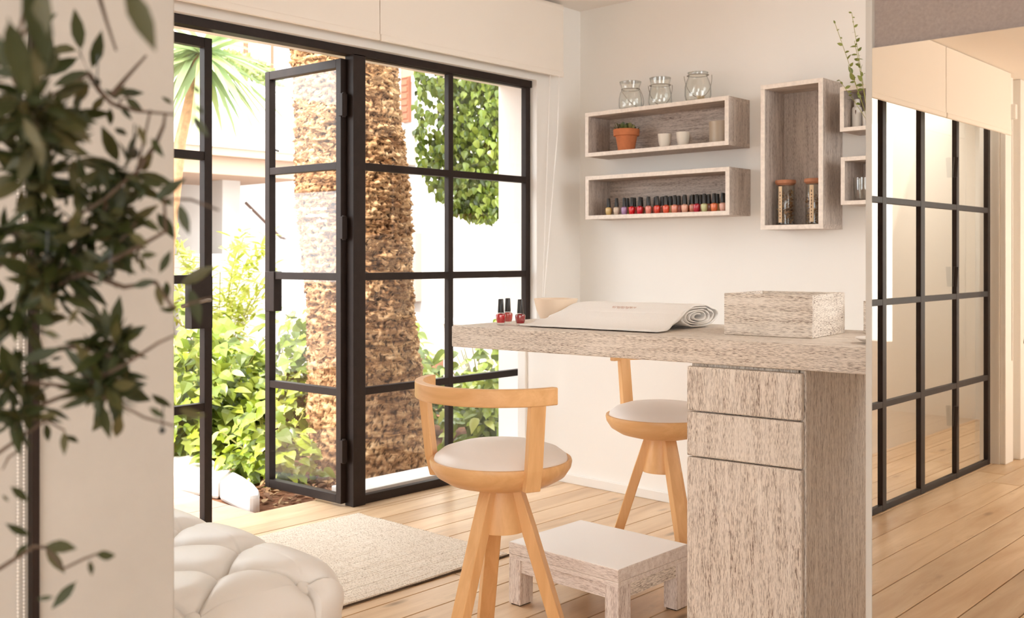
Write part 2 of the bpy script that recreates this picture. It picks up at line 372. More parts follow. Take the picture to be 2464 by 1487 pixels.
steel_leaf(w1, 2.838, 4.036, 0, 2.058, sw=.036, cols=(3.452,), rail=.04)
link('post', B().box(-.03, .03, 2.836, 2.906, 0, 2.03).mesh('post'), M['steel'], w1, bevel=.002)
link('head_frame', B().box(-.03, .03, 1.0, 4.036, 2.022, 2.058).mesh('head_frame'), M['steel'], w1, bevel=.002)
link('sill_ledge', B().box(-.215, -.03, 2.9, 4.036, -.002, .05).mesh('sill_ledge'), M['stone'], w1, bevel=.004)
# open leaf
d1 = struct_root('door_1', 'dark steel glazed door leaf standing open to the garden', (XF-.02, 2.823, 0), math.radians(93.5))
steel_leaf(d1, 0, .55, .012, 2.01, sw=.034, d=.038)
obj('lock_box', B().box(-.024, .024, .475, .545, .86, 1.05), M['steel'], d1, bevel=.002)
obj('flush_bolt', B().tube([(.028, .54, 1.62), (.028, .54, 1.99)], .006).tube([(.028, .54, 1.64), (.055, .54, 1.635)], .005), M['steel'], d1)
obj('bottom_bolt', B().tube([(.028, .54, .02), (.028, .54, .30)], .006).tube([(.028, .54, .28), (.05, .54, .285)], .005), M['steel'], d1)
for z in (.25, 1.25, 1.8): obj('hinge', B().box(-.03, .0, -.022, .006, z-.05, z+.05).tube([(-.012, -.013, z-.055), (-.012, -.013, z+.055)], .009, 8), M['steel'], d1, bevel=.001)
for k, (wd, z) in enumerate(((.11, 1.335), (.14, 1.305), (.07, 1.28))):
    b = B(); x = .12
    random.seed(60+k)
    while x < .12+wd:
        s = random.uniform(.008, .018); b.box(.0008, .0014, x, x+s, z, z+random.uniform(.008, .016)); x += s+.004
    obj('window_lettering', b, M['white'], d1)
# nearly closed leaf on the other side
d2 = struct_root('door_2', 'dark steel glazed door leaf half hidden by the pillar', (XF-.04, 1.36, 0), math.radians(4.0))
steel_leaf(d2, 0, .84, .012, 2.01, sw=.036, d=.036)
obj('lock_box', B().box(-.024, .024, .74, .838, .83, 1.04), M['steel'], d2, bevel=.002)
obj('lever_handle', B().tube([(.024, .80, .945), (.06, .80, .945), (.066, .78, .945), (.064, .67, .925)], .008, 8), M['wire'], d2)

# glazed screen behind the camera, seen in the mirror
w2 = struct_root('window_2', 'black steel glazed screen with small panes seen in the mirror', (-1.85, 0, 0))
ys2 = (-1.66, -1.19, -.73, -.29, .14, .44)
for i, y in enumerate(ys2):
    wd = (.036, .036, .052, .042, .04, .04)[i]
    link('stile', B().box(-.012, .012, y-wd/2, y+wd/2, 0, 2.08).mesh('stile'), M['steel'], w2, bevel=.002)
for z in (.015, .47, .92, 1.37, 2.06): link('rail', B().box(-.011, .011, -1.66, .44, z-.014, z+.014).mesh('rail'), M['steel'], w2, bevel=.002)
for a, c in zip(ys2[:-1], ys2[1:]):
    for za, zb in zip((.03, .485, .935, 1.385), (.455, .905, 1.355, 2.045)):
        link('pane', B().add([(0,a+.025,za),(0,c-.025,za),(0,c-.025,zb),(0,a+.025,zb)], [(0,1,2,3)]).mesh('pane'), M['glass'], w2)
for z in (.32, 1.02, 1.57): obj('hinge', B().tube([(.014, -1.145, z-.05), (.02, -1.145, z+.05)], .012, 8), M['steel'], w2)
struct('wall_corridor', B().box(-2.52, -2.42, -3.6, .5, 0, 2.10), M['wall'], label='cream corridor wall beyond the glazed screen')
struct('wall_front', B().box(-1.90, -1.80, -3.2, -1.70, 0, 2.10).box(-1.90, -1.80, .46, .50, 0, 2.1), M['wall'], label='white wall beyond the glazed screen')
for i, (a, c, dpt) in enumerate(((-1.71, -1.84, .03), (-1.90, -1.98, .05), (-2.02, -2.10, .03), (-2.14, -2.24, .06), (-2.30, -2.40, .04))):
    struct('trim_%d' % (5+i), B().box(-1.80, -1.80+dpt, c, a, 0, 2.10), M['white'], bevel=.004, label='white upright board beyond the glazed screen')
# roller blinds
t = thing('roller_blind', 'cream roller blinds pulled half up over the garden glazing', 'blind', (-3.5, 2.9, 2.08))
for ya, yb in ((-1.9, .0), (.004, 1.269)):
    f = obj('blind_fabric', B().box(-.002, .002, ya, yb, .02, .36), M['blind'], t)
    obj('hem_bar', B().box(-.009, .009, ya, yb, 0, .032), M['blind'], f, bevel=.006)
    obj('roller_tube', B().tube([(-.02, ya, .37), (-.02, yb, .37)], .025, 12), M['blind'], f, smooth=True)
obj('bracket', B().box(-.03, .012, -.016, .022, .30, .405), M['lidwood'], t, bevel=.002)
obj('cord', B().tube([(.012, 1.222, .0), (.012, 1.21, -.3), (.012, 1.10, -1.17)], .0028, 6), M['white'], t)
obj('cord', B().tube([(.012, 1.15, .0), (.012, 1.125, -.5), (.012, 1.09, -1.17)], .0028, 6), M['white'], t)
t = thing('roller_blind', 'cream roller blinds over the glazed screen seen in the mirror', 'blind', (-1.73, -.72, 1.765))
for ya, yb in ((-.94, -.004), (.004, 1.10)):
    f = obj('blind_fabric', B().box(-.002, .002, ya, yb, .015, .33), M['blind'], t)
    obj('hem_bar', B().box(-.008, .008, ya, yb, 0, .026), M['blind'], f, bevel=.006)
obj('bracket', B().box(-.02, .02, -.99, -.955, .09, .17), M['plastic'], t, bevel=.004)
obj('bead_cord', B().tube([(.0, -.965, .10), (.0, -.965, -1.2)], .003, 6), M['white'], t)
# ------------------------------------------------------------------ leaf shapes
def leaf_mesh(name, prof, fold=.25, curl=.2, wave=0, seed=0):
    """unit leaf along +X, prof = [(x, halfwidth)], folded on the midrib and curled down"""
    rnd = random.Random(seed); vs = []; fs = []
    for x, w in prof:
        z = -curl*x*x+wave*rnd.uniform(-1, 1)
        vs += [(x, -w, z+fold*w), (x, 0, z), (x, w, z+fold*w+wave*rnd.uniform(-.6, .6))]
    for k in range(len(prof)-1):
        for j in (0, 1): fs.append((k*3+j, k*3+j+1, (k+1)*3+j+1, (k+1)*3+j))
    me = bpy.data.meshes.new(name); me.from_pydata(vs, [], fs); me.polygons.foreach_set('use_smooth', [True]*len(fs)); return me
P_OLIVE = [(0, .006), (.07, .012), (.2, .075), (.42, .125), (.65, .11), (.86, .05), (1, .002)]
P_HEART = [(0, .01), (.04, .20), (.18, .36), (.38, .38), (.6, .29), (.8, .15), (1, .005)]
P_OVAL = [(0, .01), (.1, .14), (.3, .25), (.55, .26), (.8, .15), (1, .005)]
P_LOBE = [(0, .01), (.05, .18), (.15, .42), (.25, .30), (.42, .46), (.52, .26), (.72, .30), (.84, .12), (1, .005)]
def lm(name, prof, mat, **k):
    me = leaf_mesh(name, prof, **k); me.materials.append(M[mat]); return me
def place(name, me, parent, p, d, n, s, sw=1):
    d = Vector(d).normalized(); n = Vector(n); y = n.cross(d)
    y = y.normalized() if y.length > 1e-4 else d.orthogonal().normalized()
    z = d.cross(y); o = bpy.data.objects.new(name, me); COL.objects.link(o); o.parent = parent
    m = Matrix((d*s, y*s*sw, z*s)).transposed().to_4x4(); m.translation = Vector(p); o.matrix_basis = m; return o
def stuff_leaves(name, prof, mat, parent, spots, fold=.2, curl=.2):
    """spots = [(p, d, n, s)] joined into one foliage mass"""
    base = leaf_mesh('tmp', prof, fold, curl); bv = [v.co.copy() for v in base.vertices]; bf = [tuple(f.vertices) for f in base.polygons]
    vs = []; fs = []
    for p, d, n, s in spots:
        d = Vector(d).normalized(); y = Vector(n).cross(d); y = y.normalized() if y.length > 1e-4 else d.orthogonal().normalized(); z = d.cross(y); o = len(vs)
        p = Vector(p)
        for q in bv: vs.append(tuple(p+s*(d*q.x+y*q.y+z*q.z)))
        fs += [tuple(o+i for i in f) for f in bf]
    me = bpy.data.meshes.new(name); me.from_pydata(vs, [], fs); o = link(name, me, M[mat], parent); o['kind'] = 'stuff'
    bpy.data.meshes.remove(base); return o
def rv(r): 
    while 1:
        v = Vector((r.uniform(-1, 1), r.uniform(-1, 1), r.uniform(-1, 1)))
        if .05 < v.length < 1: return v.normalized()

# ------------------------------------------------------------------ counter
CA = math.radians(6.5)
t = thing('countertop', 'thick limed oak counter top reaching from the window to the mirror', 'counter', (-2.453, 2.343, .82), CA)
obj('top_slab', B().box(0, 2.05, 0, .60, 0, .07), M['wash_x'], t, bevel=.004)
t = thing('drawer_cabinet', 'limed oak pedestal with two drawers and a door under the counter', 'cabinet', (-1.592, 2.441, 0), CA)
obj('carcass', B().box(.004, .316, .024, .56, 0, .818), M['wash_z'], t, bevel=.002)
obj('side_panel', B().box(.3195, .337, .0245, .56, 0, .818), M['wash_z'], t, bevel=.003)
for z0, z1, nm in ((.687, .811, 'drawer'), (.559, .683, 'drawer'), (.01, .555, 'door')):
    obj(nm, B().box(.0, .334, -.002, .018, z0, z1), M['wash_z'], t, bevel=.004)
# open wooden trays on the counter
def tray(loc, w, d, h, rz, label, nm='storage_box'):
    t = thing(nm, label, 'box', loc, rz); th = .012
    obj('front_panel', B().box(0, w, 0, th, 0, h), M['wash_x'], t, bevel=.002); obj('back_panel', B().box(0, w, d-th, d, 0, h), M['wash_x'], t, bevel=.002)
    obj('side_panel', B().box(0, th, th, d-th, 0, h), M['wash_y'], t, bevel=.002); obj('side_panel', B().box(w-th, w, th, d-th, 0, h), M['wash_y'], t, bevel=.002)
    obj('bottom_panel', B().box(th, w-th, th, d-th, 0, .01), M['wash_x'], t); return t
tray((-1.585, 2.628, .8905), .268, .275, .122, math.radians(6.5), 'open limed oak box on the counter right of the rolled towel')
tray((-1.292, 2.93, .8905), .26, .17, .098, math.radians(6.5), 'small limed oak box behind the larger box beside the mirror')
t = thing('dish', 'small white dish on the counter edge beside the mirror', 'dish', (-1.118, 2.63, .8905))
obj('dish_body', B().lathe([(.02, 0), (.045, .006), (.06, .014), (.058, .016), (.03, .008), (0, .006)], 24), M['plastic'], t, smooth=True)
# bowl
t = thing('bowl', 'cream flared bowl on the counter behind the rolled towel', 'bowl', (-2.33, 2.735, .8905))
obj('bowl_body', B().lathe([(.048, 0), (.052, .004), (.068, .04), (.0785, .082), (.0755, .082), (.064, .04), (.046, .010), (0, .009)], 48), M['bowl'], t, smooth=True)
# rolled towel: one strip of cloth, spiral at the back, flap to the counter edge
def towel():
    t = thing('towel', 'white rolled towel lying along the front of the counter', 'towel', (-2.255, 2.462, .8905), math.radians(6.2))
    cy, cz, a, b = .295, .036, .15, .034; prof = [(.0, .004), (.03, .004), (.06, .005), (.09, .009), (.115, .016), (.14, .027), (.17, .041), (.205, .053)]
    turns = 4.2; n = int(turns*26)
    for i in range(n):
        u = i/n; ang = PI*.62-u*turns*2*PI; k = 1-.82*u
        prof.append((cy+a*k*math.cos(ang)*(1.0 if math.cos(ang) > 0 else .95), cz+.002+b*k*math.sin(ang)))
    L = .51; nx = 44; r = random.Random(3); vs = []; fs = []; m = len(prof)
    for i in range(nx+1):
        x = L*i/nx
        for j, (y, z) in enumerate(prof):
            f = min(1, j/14); e = 1-math.exp(-(min(x, L-x)/.02))
            dz = .0022*noise.noise((x*14, y*18, z*40))+.0035*noise.noise((x*5, j*.05, 3))*f
            sl = max(0, 1-x/.10)**2 if j > 4 else 0
            vs.append((x+(.018*noise.noise((y*9, z*30, 5)) if i in (0, nx) else 0)+.006*(e-1)*f, y+.004*noise.noise((x*6, 1, 2)), max(.002, z*(1-.55*sl)+dz*(1 if j > 5 else .4))))
    for i in range(nx):
        for j in range(m-1): fs.append((i*m+j, (i+1)*m+j, (i+1)*m+j+1, i*m+j+1))
    me = bpy.data.meshes.new('towel_cloth'); me.from_pydata(vs, [], fs); me.polygons.foreach_set('use_smooth', [True]*len(fs))
    o = link('towel_cloth', me, M['towel'], t); s = o.modifiers.new('solid', 'SOLIDIFY'); s.thickness = .0042; s.offset = 1
    bb = B(); x = .22; r.seed(5)
    for i in range(17):
        x += r.uniform(.004, .0065)
        bb.tube([(x, .205, .0585), (x+.004, .224, .0655)] if i % 3 else [(x, .224, .0655), (x+.003, .212, .062), (x+.006, .222, .065)], .0007, 4)
    obj('embroidery', bb, M['embroid'], t)
towel()
# ------------------------------------------------------------------ nail polish
def hx(c): return tuple(x for x in c)
PB = [(.0115, 0), (.0135, .002), (.0155, .012), (.0175, .03), (.0165, .036), (.010, .040), (.0085, .0415)]
PC = [(.0105, .041), (.0108, .043), (.0098, .060), (.0086, .085), (.0078, .0872), (0, .0875)]
me_cap = B().lathe(PC, 16).mesh('cap', True); me_cap.set_sharp_from_angle(angle=.6); me_cap.materials.append(M['black'])
def polish_bottle(col, loc, label, group=None, full=False):
    t = thing('nail_polish', label, 'nail polish', loc, random.uniform(0, 3), group)
    m = polish('polish %.2f %.2f %.2f' % col, col)
    if full:
        obj('polish_fill', B().lathe([(.0125, .0075), (.0150, .014), (.0168, .03), (.0158, .035), (.008, .039)], 20), m, t, smooth=True)
        obj('glass_bottle', B().lathe(PB, 20), M['jar'], t, smooth=True)
    else: obj('bottle', B().lathe(PB, 16), m, t, smooth=True)
    link('cap', me_cap, None, t); return t
random.seed(8)
polish_bottle((.62, .012, .022), (-2.357, 2.481, .8905), 'red nail polish bottle standing leftmost of three on the counter', full=True)
polish_bottle((.58, .075, .07), (-2.385, 2.545, .8905), 'pinkish red nail polish bottle half hidden in the middle of three on counter', full=True)
polish_bottle((.33, .012, .018), (-2.29, 2.505, .8905), 'dark red nail polish bottle standing beside the cream bowl', full=True)
front = [('pale yellow', (.72, .50, .20)), ('pearl cream', (.70, .55, .42)), ('lilac', (.42, .25, .45)), ('bright red', (.70, .008, .015)), ('crimson', (.62, .012, .03)),
 ('salmon pink', (.82, .28, .22)), ('vermilion', (.74, .06, .03)), ('orange coral', (.80, .11, .05)), ('pale coral', (.80, .29, .19)), ('peach nude', (.78, .40, .28)),
 ('rusty rose', (.55, .20, .13)), ('raspberry', (.50, .015, .04)), ('pale green', (.55, .56, .28)), ('tangerine', (.82, .20, .07)), ('shell pink', (.82, .46, .36))]
nb = ('at the left end of the lower wall box', 'second from the left in the lower wall box', 'third from the left in the lower wall box')
xs = (-3.247, -3.195, -3.145, -3.097, -3.047, -2.993, -2.94, -2.887, -2.836, -2.777, -2.739, -2.708, -2.665, -2.61, -2.562)
for i, (nm, c) in enumerate(front):
    pos = nb[i] if i < 3 else 'in the front row, after the %s one' % front[i-1][0]
    polish_bottle(c, (xs[i], 4.238+(.012 if i == 10 else 0), 1.3385), '%s nail polish bottle %s' % (nm, pos), 'nail polish along the lower wall box')
back = [c for _, c in front]
for row in range(2):
    for i in range(14-row):
        x = -3.155+i*.0445+row*.012
        if x > -2.545: break
        polish_bottle(back[(i*5+row*3) % 15], (x+random.uniform(-.005, .005), 4.281+row*.036, 1.3385), 'nail polish bottle with black cap hidden behind the front row', 'nail polish behind the front row')
# ------------------------------------------------------------------ wall boxes
def wall_box(x0, x1, z0, z1, y0, label, upright=False, th=.02):
    t = thing('wall_box_shelf', label, 'shelf', (x0, y0, z0)); w = x1-x0; h = z1-z0; d = YB-y0-.001
    obj('top_panel', B().box(0, w, .004, d, h-th, h), M['shelf_x'], t); obj('bottom_panel', B().box(0, w, .004, d, 0, th), M['shelf_x'], t)
    obj('side_panel', B().box(0, th, .004, d, th, h-th), M['shelf_z'], t); obj('side_panel', B().box(w-th, w, .004, d, th, h-th), M['shelf_z'], t)
    obj('back_panel', B().box(th, w-th, d-.01, d, th, h-th), M['shelf_z'] if upright else M['shelf_x'], t)
    e = B(); e.box(-.0005, w+.0005, 0, .005, h-th, h+.0005); e.box(-.0005, w+.0005, 0, .005, -.0005, th); e.box(-.0005, th, 0, .005, th, h-th); e.box(w-th, w+.0005, 0, .005, th, h-th)
    obj('front_edge', e, M['edge'], t, bevel=.0012); return t
wall_box(-3.374, -2.51, 1.649, 1.881, 4.2, 'long limed wall box holding the succulent, upper of the two')
wall_box(-3.372, -2.506, 1.318, 1.545, 4.2, 'long limed wall box full of nail polish, lower of the two')
wall_box(-2.340, -2.037, 1.245, 1.909, 4.2, 'tall upright limed wall box holding two glass canisters', True)
wall_box(-1.957, -1.65, 1.664, 1.857, 4.2, 'small wall box with a white bottle beside the mirror, upper one', True, .017)
wall_box(-1.953, -1.65, 1.346, 1.552, 4.2, 'small wall box with a drinking glass beside the mirror, lower one', True, .017)
# lantern jars
def jar(loc, prof, neck, zn, label, bail, rz):
    t = thing('lantern_jar', label, 'jar', loc, rz, 'glass lantern jars')
    inner = [(max(r-.0022, 0), z+.0022) for r, z in prof]
    obj('glass', B().lathe(prof, 40).lathe(inner, 40), M['jar'], t, smooth=True)
    obj('rim', B().tube([(prof[-1][0]*math.cos(a*PI/16), prof[-1][0]*math.sin(a*PI/16), prof[-1][1]) for a in range(33)], .0022, 6), M['jar'], t, smooth=True)
    ring = [((neck+.0015)*math.cos(a*PI/16), (neck+.0015)*math.sin(a*PI/16), zn) for a in range(33)]
    w = obj('wire_collar', B().tube(ring, .0014, 5), M['wire'], t)
    for s in (-1, 1): obj('wire_knot', B().tube([(s*(neck+.001), 0, zn-.004), (s*(neck+.007), 0, zn), (s*(neck+.001), 0, zn+.004)], .0022, 5), M['wire'], w)
    obj('wire_handle', B().tube([(bail[0]*math.cos(a), bail[1]*math.sin(a), zn+bail[2]*math.sin(a)) for a in [PI*i/20 for i in range(21)]], .0012, 5), M['wire'], t)
jar((-3.137, 4.28, 1.8825), [(.035, 0), (.057, .004), (.061, .02), (.060, .06), (.054, .088), (.046, .102), (.046, .112), (.054, .135), (.055, .145)], .046, .106, 'clear lantern jar with drooping wire handle, leftmost of the three on the box', (.062, -.075, -.085), 3.0)
jar((-2.951, 4.28, 1.8825), [(.035, 0), (.055, .004), (.060, .02), (.057, .06), (.051, .09), (.047, .104), (.047, .112), (.052, .132), (.053, .143)], .047, .107, 'straight clear lantern jar in the middle of the three on the box', (.060, .066, -.09), .5)
jar((-2.728, 4.28, 1.8825), [(.035, 0), (.058, .004), (.065, .03), (.064, .075), (.055, .105), (.047, .122), (.046, .128), (.048, .138), (.049, .143)], .047, .130, 'round lantern jar holding a tea light, rightmost on the box', (.068, .05, -.10), .4)
t = thing('tea_light', 'tan tea light inside the rightmost lantern jar', 'candle', (-2.708, 4.275, 1.886))
obj('wax', B().lathe([(.017, 0), (.018, .001), (.018, .022), (.016, .024), (0, .022)], 20), M['wax'], t, smooth=True)
obj('wick', B().tube([(0, 0, .02), (.001, 0, .029)], .0008, 4), M['black'], t)
# succulent
t = thing('potted_succulent', 'dark green succulent in a terracotta pot inside the upper wall box', 'plant', (-3.159, 4.275, 1.6695))
obj('pot', B().lathe([(.044, 0), (.046, .004), (.0445, .012), (.056, .078), (.0665, .080), (.069, .112), (.066, .114), (.060, .112), (.058, .098), (0, .096)], 36), M['terra'], t, smooth=True)
obj('soil', B().lathe([(.058, .098), (.03, .102), (0, .103)], 20), M['soil'], t)
r = random.Random(2); me = lm('succulent_leaf', [(0, .05), (.3, .22), (.7, .28), (.9, .2), (1, .04)], 'succ', fold=.35, curl=-.25)
for i in range(34):
    a = r.uniform(0, 2*PI); q = r.uniform(0, .05); p = (q*math.cos(a), q*math.sin(a), .100+r.uniform(0, .018))
    place('leaf', me, t, p, (math.cos(a+r.uniform(-.8, .8)), math.sin(a), r.uniform(.5, 2)), (r.uniform(-.4, .4), r.uniform(-.4, .4), 1), r.uniform(.026, .042))
def cup(loc, prof, m, label, nm='cup', group=None):
    t = thing(nm, label, 'cup', loc, 0, group); obj(nm+'_body', B().lathe(prof, 32), m, t, smooth=True)
cp = [(.021, 0), (.024, .002), (.031, .03), (.0345, .066), (.035, .070), (.0325, .070), (.029, .03), (.02, .006), (0, .005)]
cup((-2.92, 4.275, 1.6695), cp, M['ceram'], 'small white cup nearer the succulent in the upper wall box', group='small white cups')
cup((-2.81, 4.275, 1.6695), cp, M['ceram'], 'small white cup nearer the taupe tumbler in the upper wall box', group='small white cups')
cup((-2.60, 4.285, 1.6695), [(.052, 0), (.056, .003), (.0585, .1), (.0585, .104), (.0545, .104), (.052, .008), (0, .007)], M['tumbler'], 'large taupe tumbler at the right of the upper wall box', 'tumbler')
# canisters
def canister(loc, label, fillh, seed):
    t = thing('glass_canister', label, 'canister', loc, 0, 'glass canisters'); r = random.Random(seed)
    obj('glass', B().lathe([(.038, 0), (.041, .004), (.041, .186), (.038, .19), (.0365, .188), (.0375, .006), (0, .004)], 32), M['jar'], t, smooth=True)
    obj('lid', B().lathe([(.036, .184), (.044, .191), (.047, .193), (.047, .205), (.045, .208), (0, .208)], 32), M['lidwood'], t, smooth=True)
    sp = []
    for i in range(420):
        a = r.uniform(0, 2*PI); q = .033*math.sqrt(r.uniform(.3, 1)); sp.append(((q*math.cos(a), q*math.sin(a), r.uniform(.01, fillh)), rv(r), rv(r), r.uniform(.008, .016)))
    stuff_leaves('dried_petals', P_OVAL, 'litter', t, sp)
    la = -PI*.62+.25*seed
    obj('paper_label', B().lathe([(.0418, .012), (.0418, .178)], 6, (0, 0, 0), la-.22, la+.22), M['label'], t)
    b = B()
    for i in range(9):
        z = .03+i*.0145; b.lathe([(.0423, z), (.0423, z+r.uniform(.006, .011))], 2, (0, 0, 0), la-.06, la+r.uniform(.02, .07))
    obj('label_lettering', b, M['ink'], t)
canister((-2.262, 4.29, 1.2655), 'tall glass canister with wooden lid at the left in the upright box', .155, 1)
canister((-2.118, 4.29, 1.2655), 'tall glass canister with wooden lid at the right in the upright box', .13, 2)
# small boxes by the mirror
t = thing('plastic_bottle', 'white plastic bottle in the upper small box beside the mirror', 'bottle', (-1.913, 4.275, 1.6815))
obj('bottle', B().lathe([(.019, 0), (.021, .002), (.021, .085), (.018, .092), (.012, .096)], 24), M['plastic'], t, smooth=True)
obj('cap', B().lathe([(.013, .096), (.013, .124), (.011, .127), (0, .127)], 20), M['plastic'], t, smooth=True)
obj('emblem', B().lathe([(.0213, .066), (.0213, .078)], 2, (0, 0, 0), -PI/2-.22+.25, -PI/2+.0+.25).lathe([(.0213, .06), (.0213, .066)], 2, (0, 0, 0), -PI/2+.08, -PI/2+.2), M['ink'], t)
t = thing('lidded_tub', 'white lidded tub right of the plastic bottle beside the mirror', 'jar', (-1.858, 4.26, 1.6815))
obj('tub', B().lathe([(.02, 0), (.022, .002), (.022, .05)], 24), M['plastic'], t, smooth=True); obj('lid', B().lathe([(.023, .05), (.023, .066), (.021, .068), (0, .068)], 24), M['plastic'], t, smooth=True)
t = thing('drinking_glass', 'clear drinking glass in the lower small box beside the mirror', 'glass', (-1.885, 4.265, 1.3635))
obj('glass', B().lathe([(.028, 0), (.03, .003), (.036, .05), (.037, .10), (.0355, .10), (.0345, .05), (.028, .008), (0, .007)], 32), M['jar'], t, smooth=True)
t = thing('sprig_vase', 'thin green sprigs in a bud vase beside the mirror', 'plant', (-1.842, 4.235, 1.6815))
obj('vase', B().lathe([(.012, 0), (.014, .003), (.014, .04), (.008, .055), (.008, .065), (.0065, .065), (.012, .04), (.011, .005), (0, .004)], 20), M['jar'], t, smooth=True)
r = random.Random(9); me = lm('sprig_leaf', P_OVAL, 'sprig', fold=.2, curl=.15)
for tip, nl in (((-.125, -.06, .45), 9), ((-.05, -.06, .485), 15), ((-.035, -.065, .36), 12), ((-.10, -.07, .20), 7), ((-.06, -.07, .26), 9)):
    a = Vector((0, 0, .01)); c = Vector(tip); mid = a.lerp(c, .45)+Vector((.015, -.03, .0)); pts = [a*(1-u)**2+mid*2*u*(1-u)+c*u*u for u in [i/10 for i in range(11)]]
    obj('stem', B().tube(pts, .0011, 5), M['stemgreen'], t)
    for i in range(nl):
        u = 1-(i/nl)*.62; k = min(9, int(u*10)); p = pts[k].lerp(pts[k+1], u*10-k); d = rv(r); d.z = abs(d.z)*.6
        place('leaf', me, t, p, d, rv(r)+Vector((.5, -1, .6)), (.015+.018*(1-u)*2)*r.uniform(.7, 1.2))
OLIVE_LEAVES = [
(-0.859,0.384,1.295,-0.852,0.375,1.328),(-0.870,0.398,1.283,-0.853,0.399,1.313),(-0.867,0.351,1.311,-0.852,0.361,1.322),(-0.935,0.415,1.311,-0.966,0.399,1.317),
(-0.918,0.409,1.302,-0.937,0.380,1.285),(-0.886,0.404,1.285,-0.902,0.380,1.271),(-0.848,0.385,1.271,-0.858,0.359,1.250),(-0.852,0.387,1.271,-0.873,0.385,1.248),
(-0.901,0.434,1.271,-0.891,0.456,1.272),(-0.891,0.439,1.266,-0.872,0.444,1.253),(-0.843,0.410,1.251,-0.839,0.419,1.239),(-0.894,0.426,1.256,-0.904,0.431,1.240),
(-0.922,0.422,1.255,-0.902,0.424,1.266),(-0.914,0.388,1.252,-0.908,0.401,1.245),(-0.867,0.417,1.234,-0.849,0.420,1.225),(-0.890,0.391,1.207,-0.877,0.386,1.181),
(-0.923,0.430,1.207,-0.929,0.439,1.188),(-0.902,0.390,1.164,-0.897,0.387,1.174),(-0.921,0.427,1.164,-0.923,0.429,1.181),(-0.954,0.393,1.180,-0.958,0.403,1.161),
(-0.841,0.441,1.170,-0.821,0.457,1.189),(-0.849,0.448,1.172,-0.836,0.457,1.166),(-0.790,0.436,1.166,-0.779,0.439,1.140),(-0.871,0.459,1.161,-0.847,0.463,1.138),
(-0.799,0.411,1.153,-0.794,0.421,1.140),(-0.827,0.420,1.186,-0.813,0.435,1.181),(-0.843,0.434,1.181,-0.843,0.428,1.169),(-0.921,0.441,1.162,-0.898,0.450,1.166),
(-0.841,0.427,1.121,-0.822,0.432,1.122),(-0.863,0.440,1.120,-0.855,0.438,1.107),(-0.823,0.436,1.105,-0.822,0.446,1.125),(-0.821,0.432,1.100,-0.838,0.419,1.094),
(-0.874,0.470,1.098,-0.862,0.465,1.083),(-0.794,0.418,1.097,-0.784,0.417,1.077),(-0.852,0.470,1.073,-0.868,0.460,1.070),(-0.861,0.382,1.077,-0.861,0.375,1.063),
(-0.877,0.359,1.058,-0.864,0.369,1.052),(-0.864,0.351,1.089,-0.859,0.363,1.072),(-0.889,0.455,0.997,-0.907,0.457,0.981),(-0.867,0.451,0.996,-0.867,0.471,0.981),
(-0.794,0.411,0.995,-0.778,0.418,0.988),(-0.919,0.438,0.976,-0.941,0.428,0.956),(-0.853,0.416,0.983,-0.869,0.419,0.958),(-0.925,0.381,0.972,-0.932,0.387,0.953),
(-0.892,0.362,0.983,-0.870,0.370,0.984),(-0.892,0.384,0.968,-0.882,0.379,0.950),(-0.885,0.382,0.965,-0.891,0.395,0.957),(-0.808,0.446,0.988,-0.780,0.451,0.984),
(-0.861,0.354,0.880,-0.830,0.368,0.879),(-0.943,0.388,0.855,-0.926,0.398,0.834),(-0.897,0.357,0.880,-0.899,0.338,0.893),(-0.976,0.387,0.853,-0.984,0.377,0.840),
(-0.847,0.391,0.866,-0.821,0.397,0.871),(-0.834,0.380,0.867,-0.823,0.376,0.857),(-0.910,0.403,0.828,-0.915,0.383,0.807),(-0.854,0.359,0.837,-0.864,0.350,0.835),
(-0.905,0.343,0.924,-0.910,0.359,0.908),(-0.895,0.333,0.920,-0.892,0.337,0.914),(-0.846,0.477,1.093,-0.836,0.483,1.060),(-0.874,0.483,1.093,-0.850,0.504,1.111),
(-0.790,0.449,1.241,-0.778,0.456,1.223),(-0.769,0.438,1.247,-0.759,0.443,1.239),(-0.791,0.449,1.267,-0.797,0.460,1.262),(-0.862,0.470,1.260,-0.869,0.463,1.267),
(-0.803,0.406,1.230,-0.790,0.407,1.214),(-0.816,0.425,1.222,-0.801,0.426,1.206),(-0.831,0.409,1.190,-0.830,0.425,1.184),(-0.819,0.407,1.140,-0.796,0.410,1.130),
(-0.892,0.457,1.054,-0.907,0.446,1.042),(-0.931,0.430,1.038,-0.917,0.439,1.022),(-0.936,0.412,1.015,-0.949,0.406,1.005),(-0.940,0.391,1.026,-0.940,0.402,1.027),
(-0.913,0.373,1.017,-0.892,0.375,1.013),(-0.829,0.408,1.038,-0.837,0.416,1.048),(-0.910,0.436,1.019,-0.934,0.431,1.008),(-0.856,0.402,1.001,-0.872,0.393,0.991),
(-0.958,0.376,1.123,-0.953,0.387,1.108),(-0.901,0.431,1.264,-0.894,0.440,1.277),(-0.890,0.418,1.271,-0.886,0.430,1.263),(-0.634,0.312,1.298,-0.620,0.325,1.258),
(-0.682,0.268,1.303,-0.671,0.278,1.247),(-0.689,0.260,1.276,-0.682,0.268,1.225),(-0.676,0.273,1.263,-0.675,0.274,1.233),(-0.699,0.251,1.271,-0.689,0.260,1.241),
(-0.672,0.277,1.298,-0.676,0.273,1.257)
]
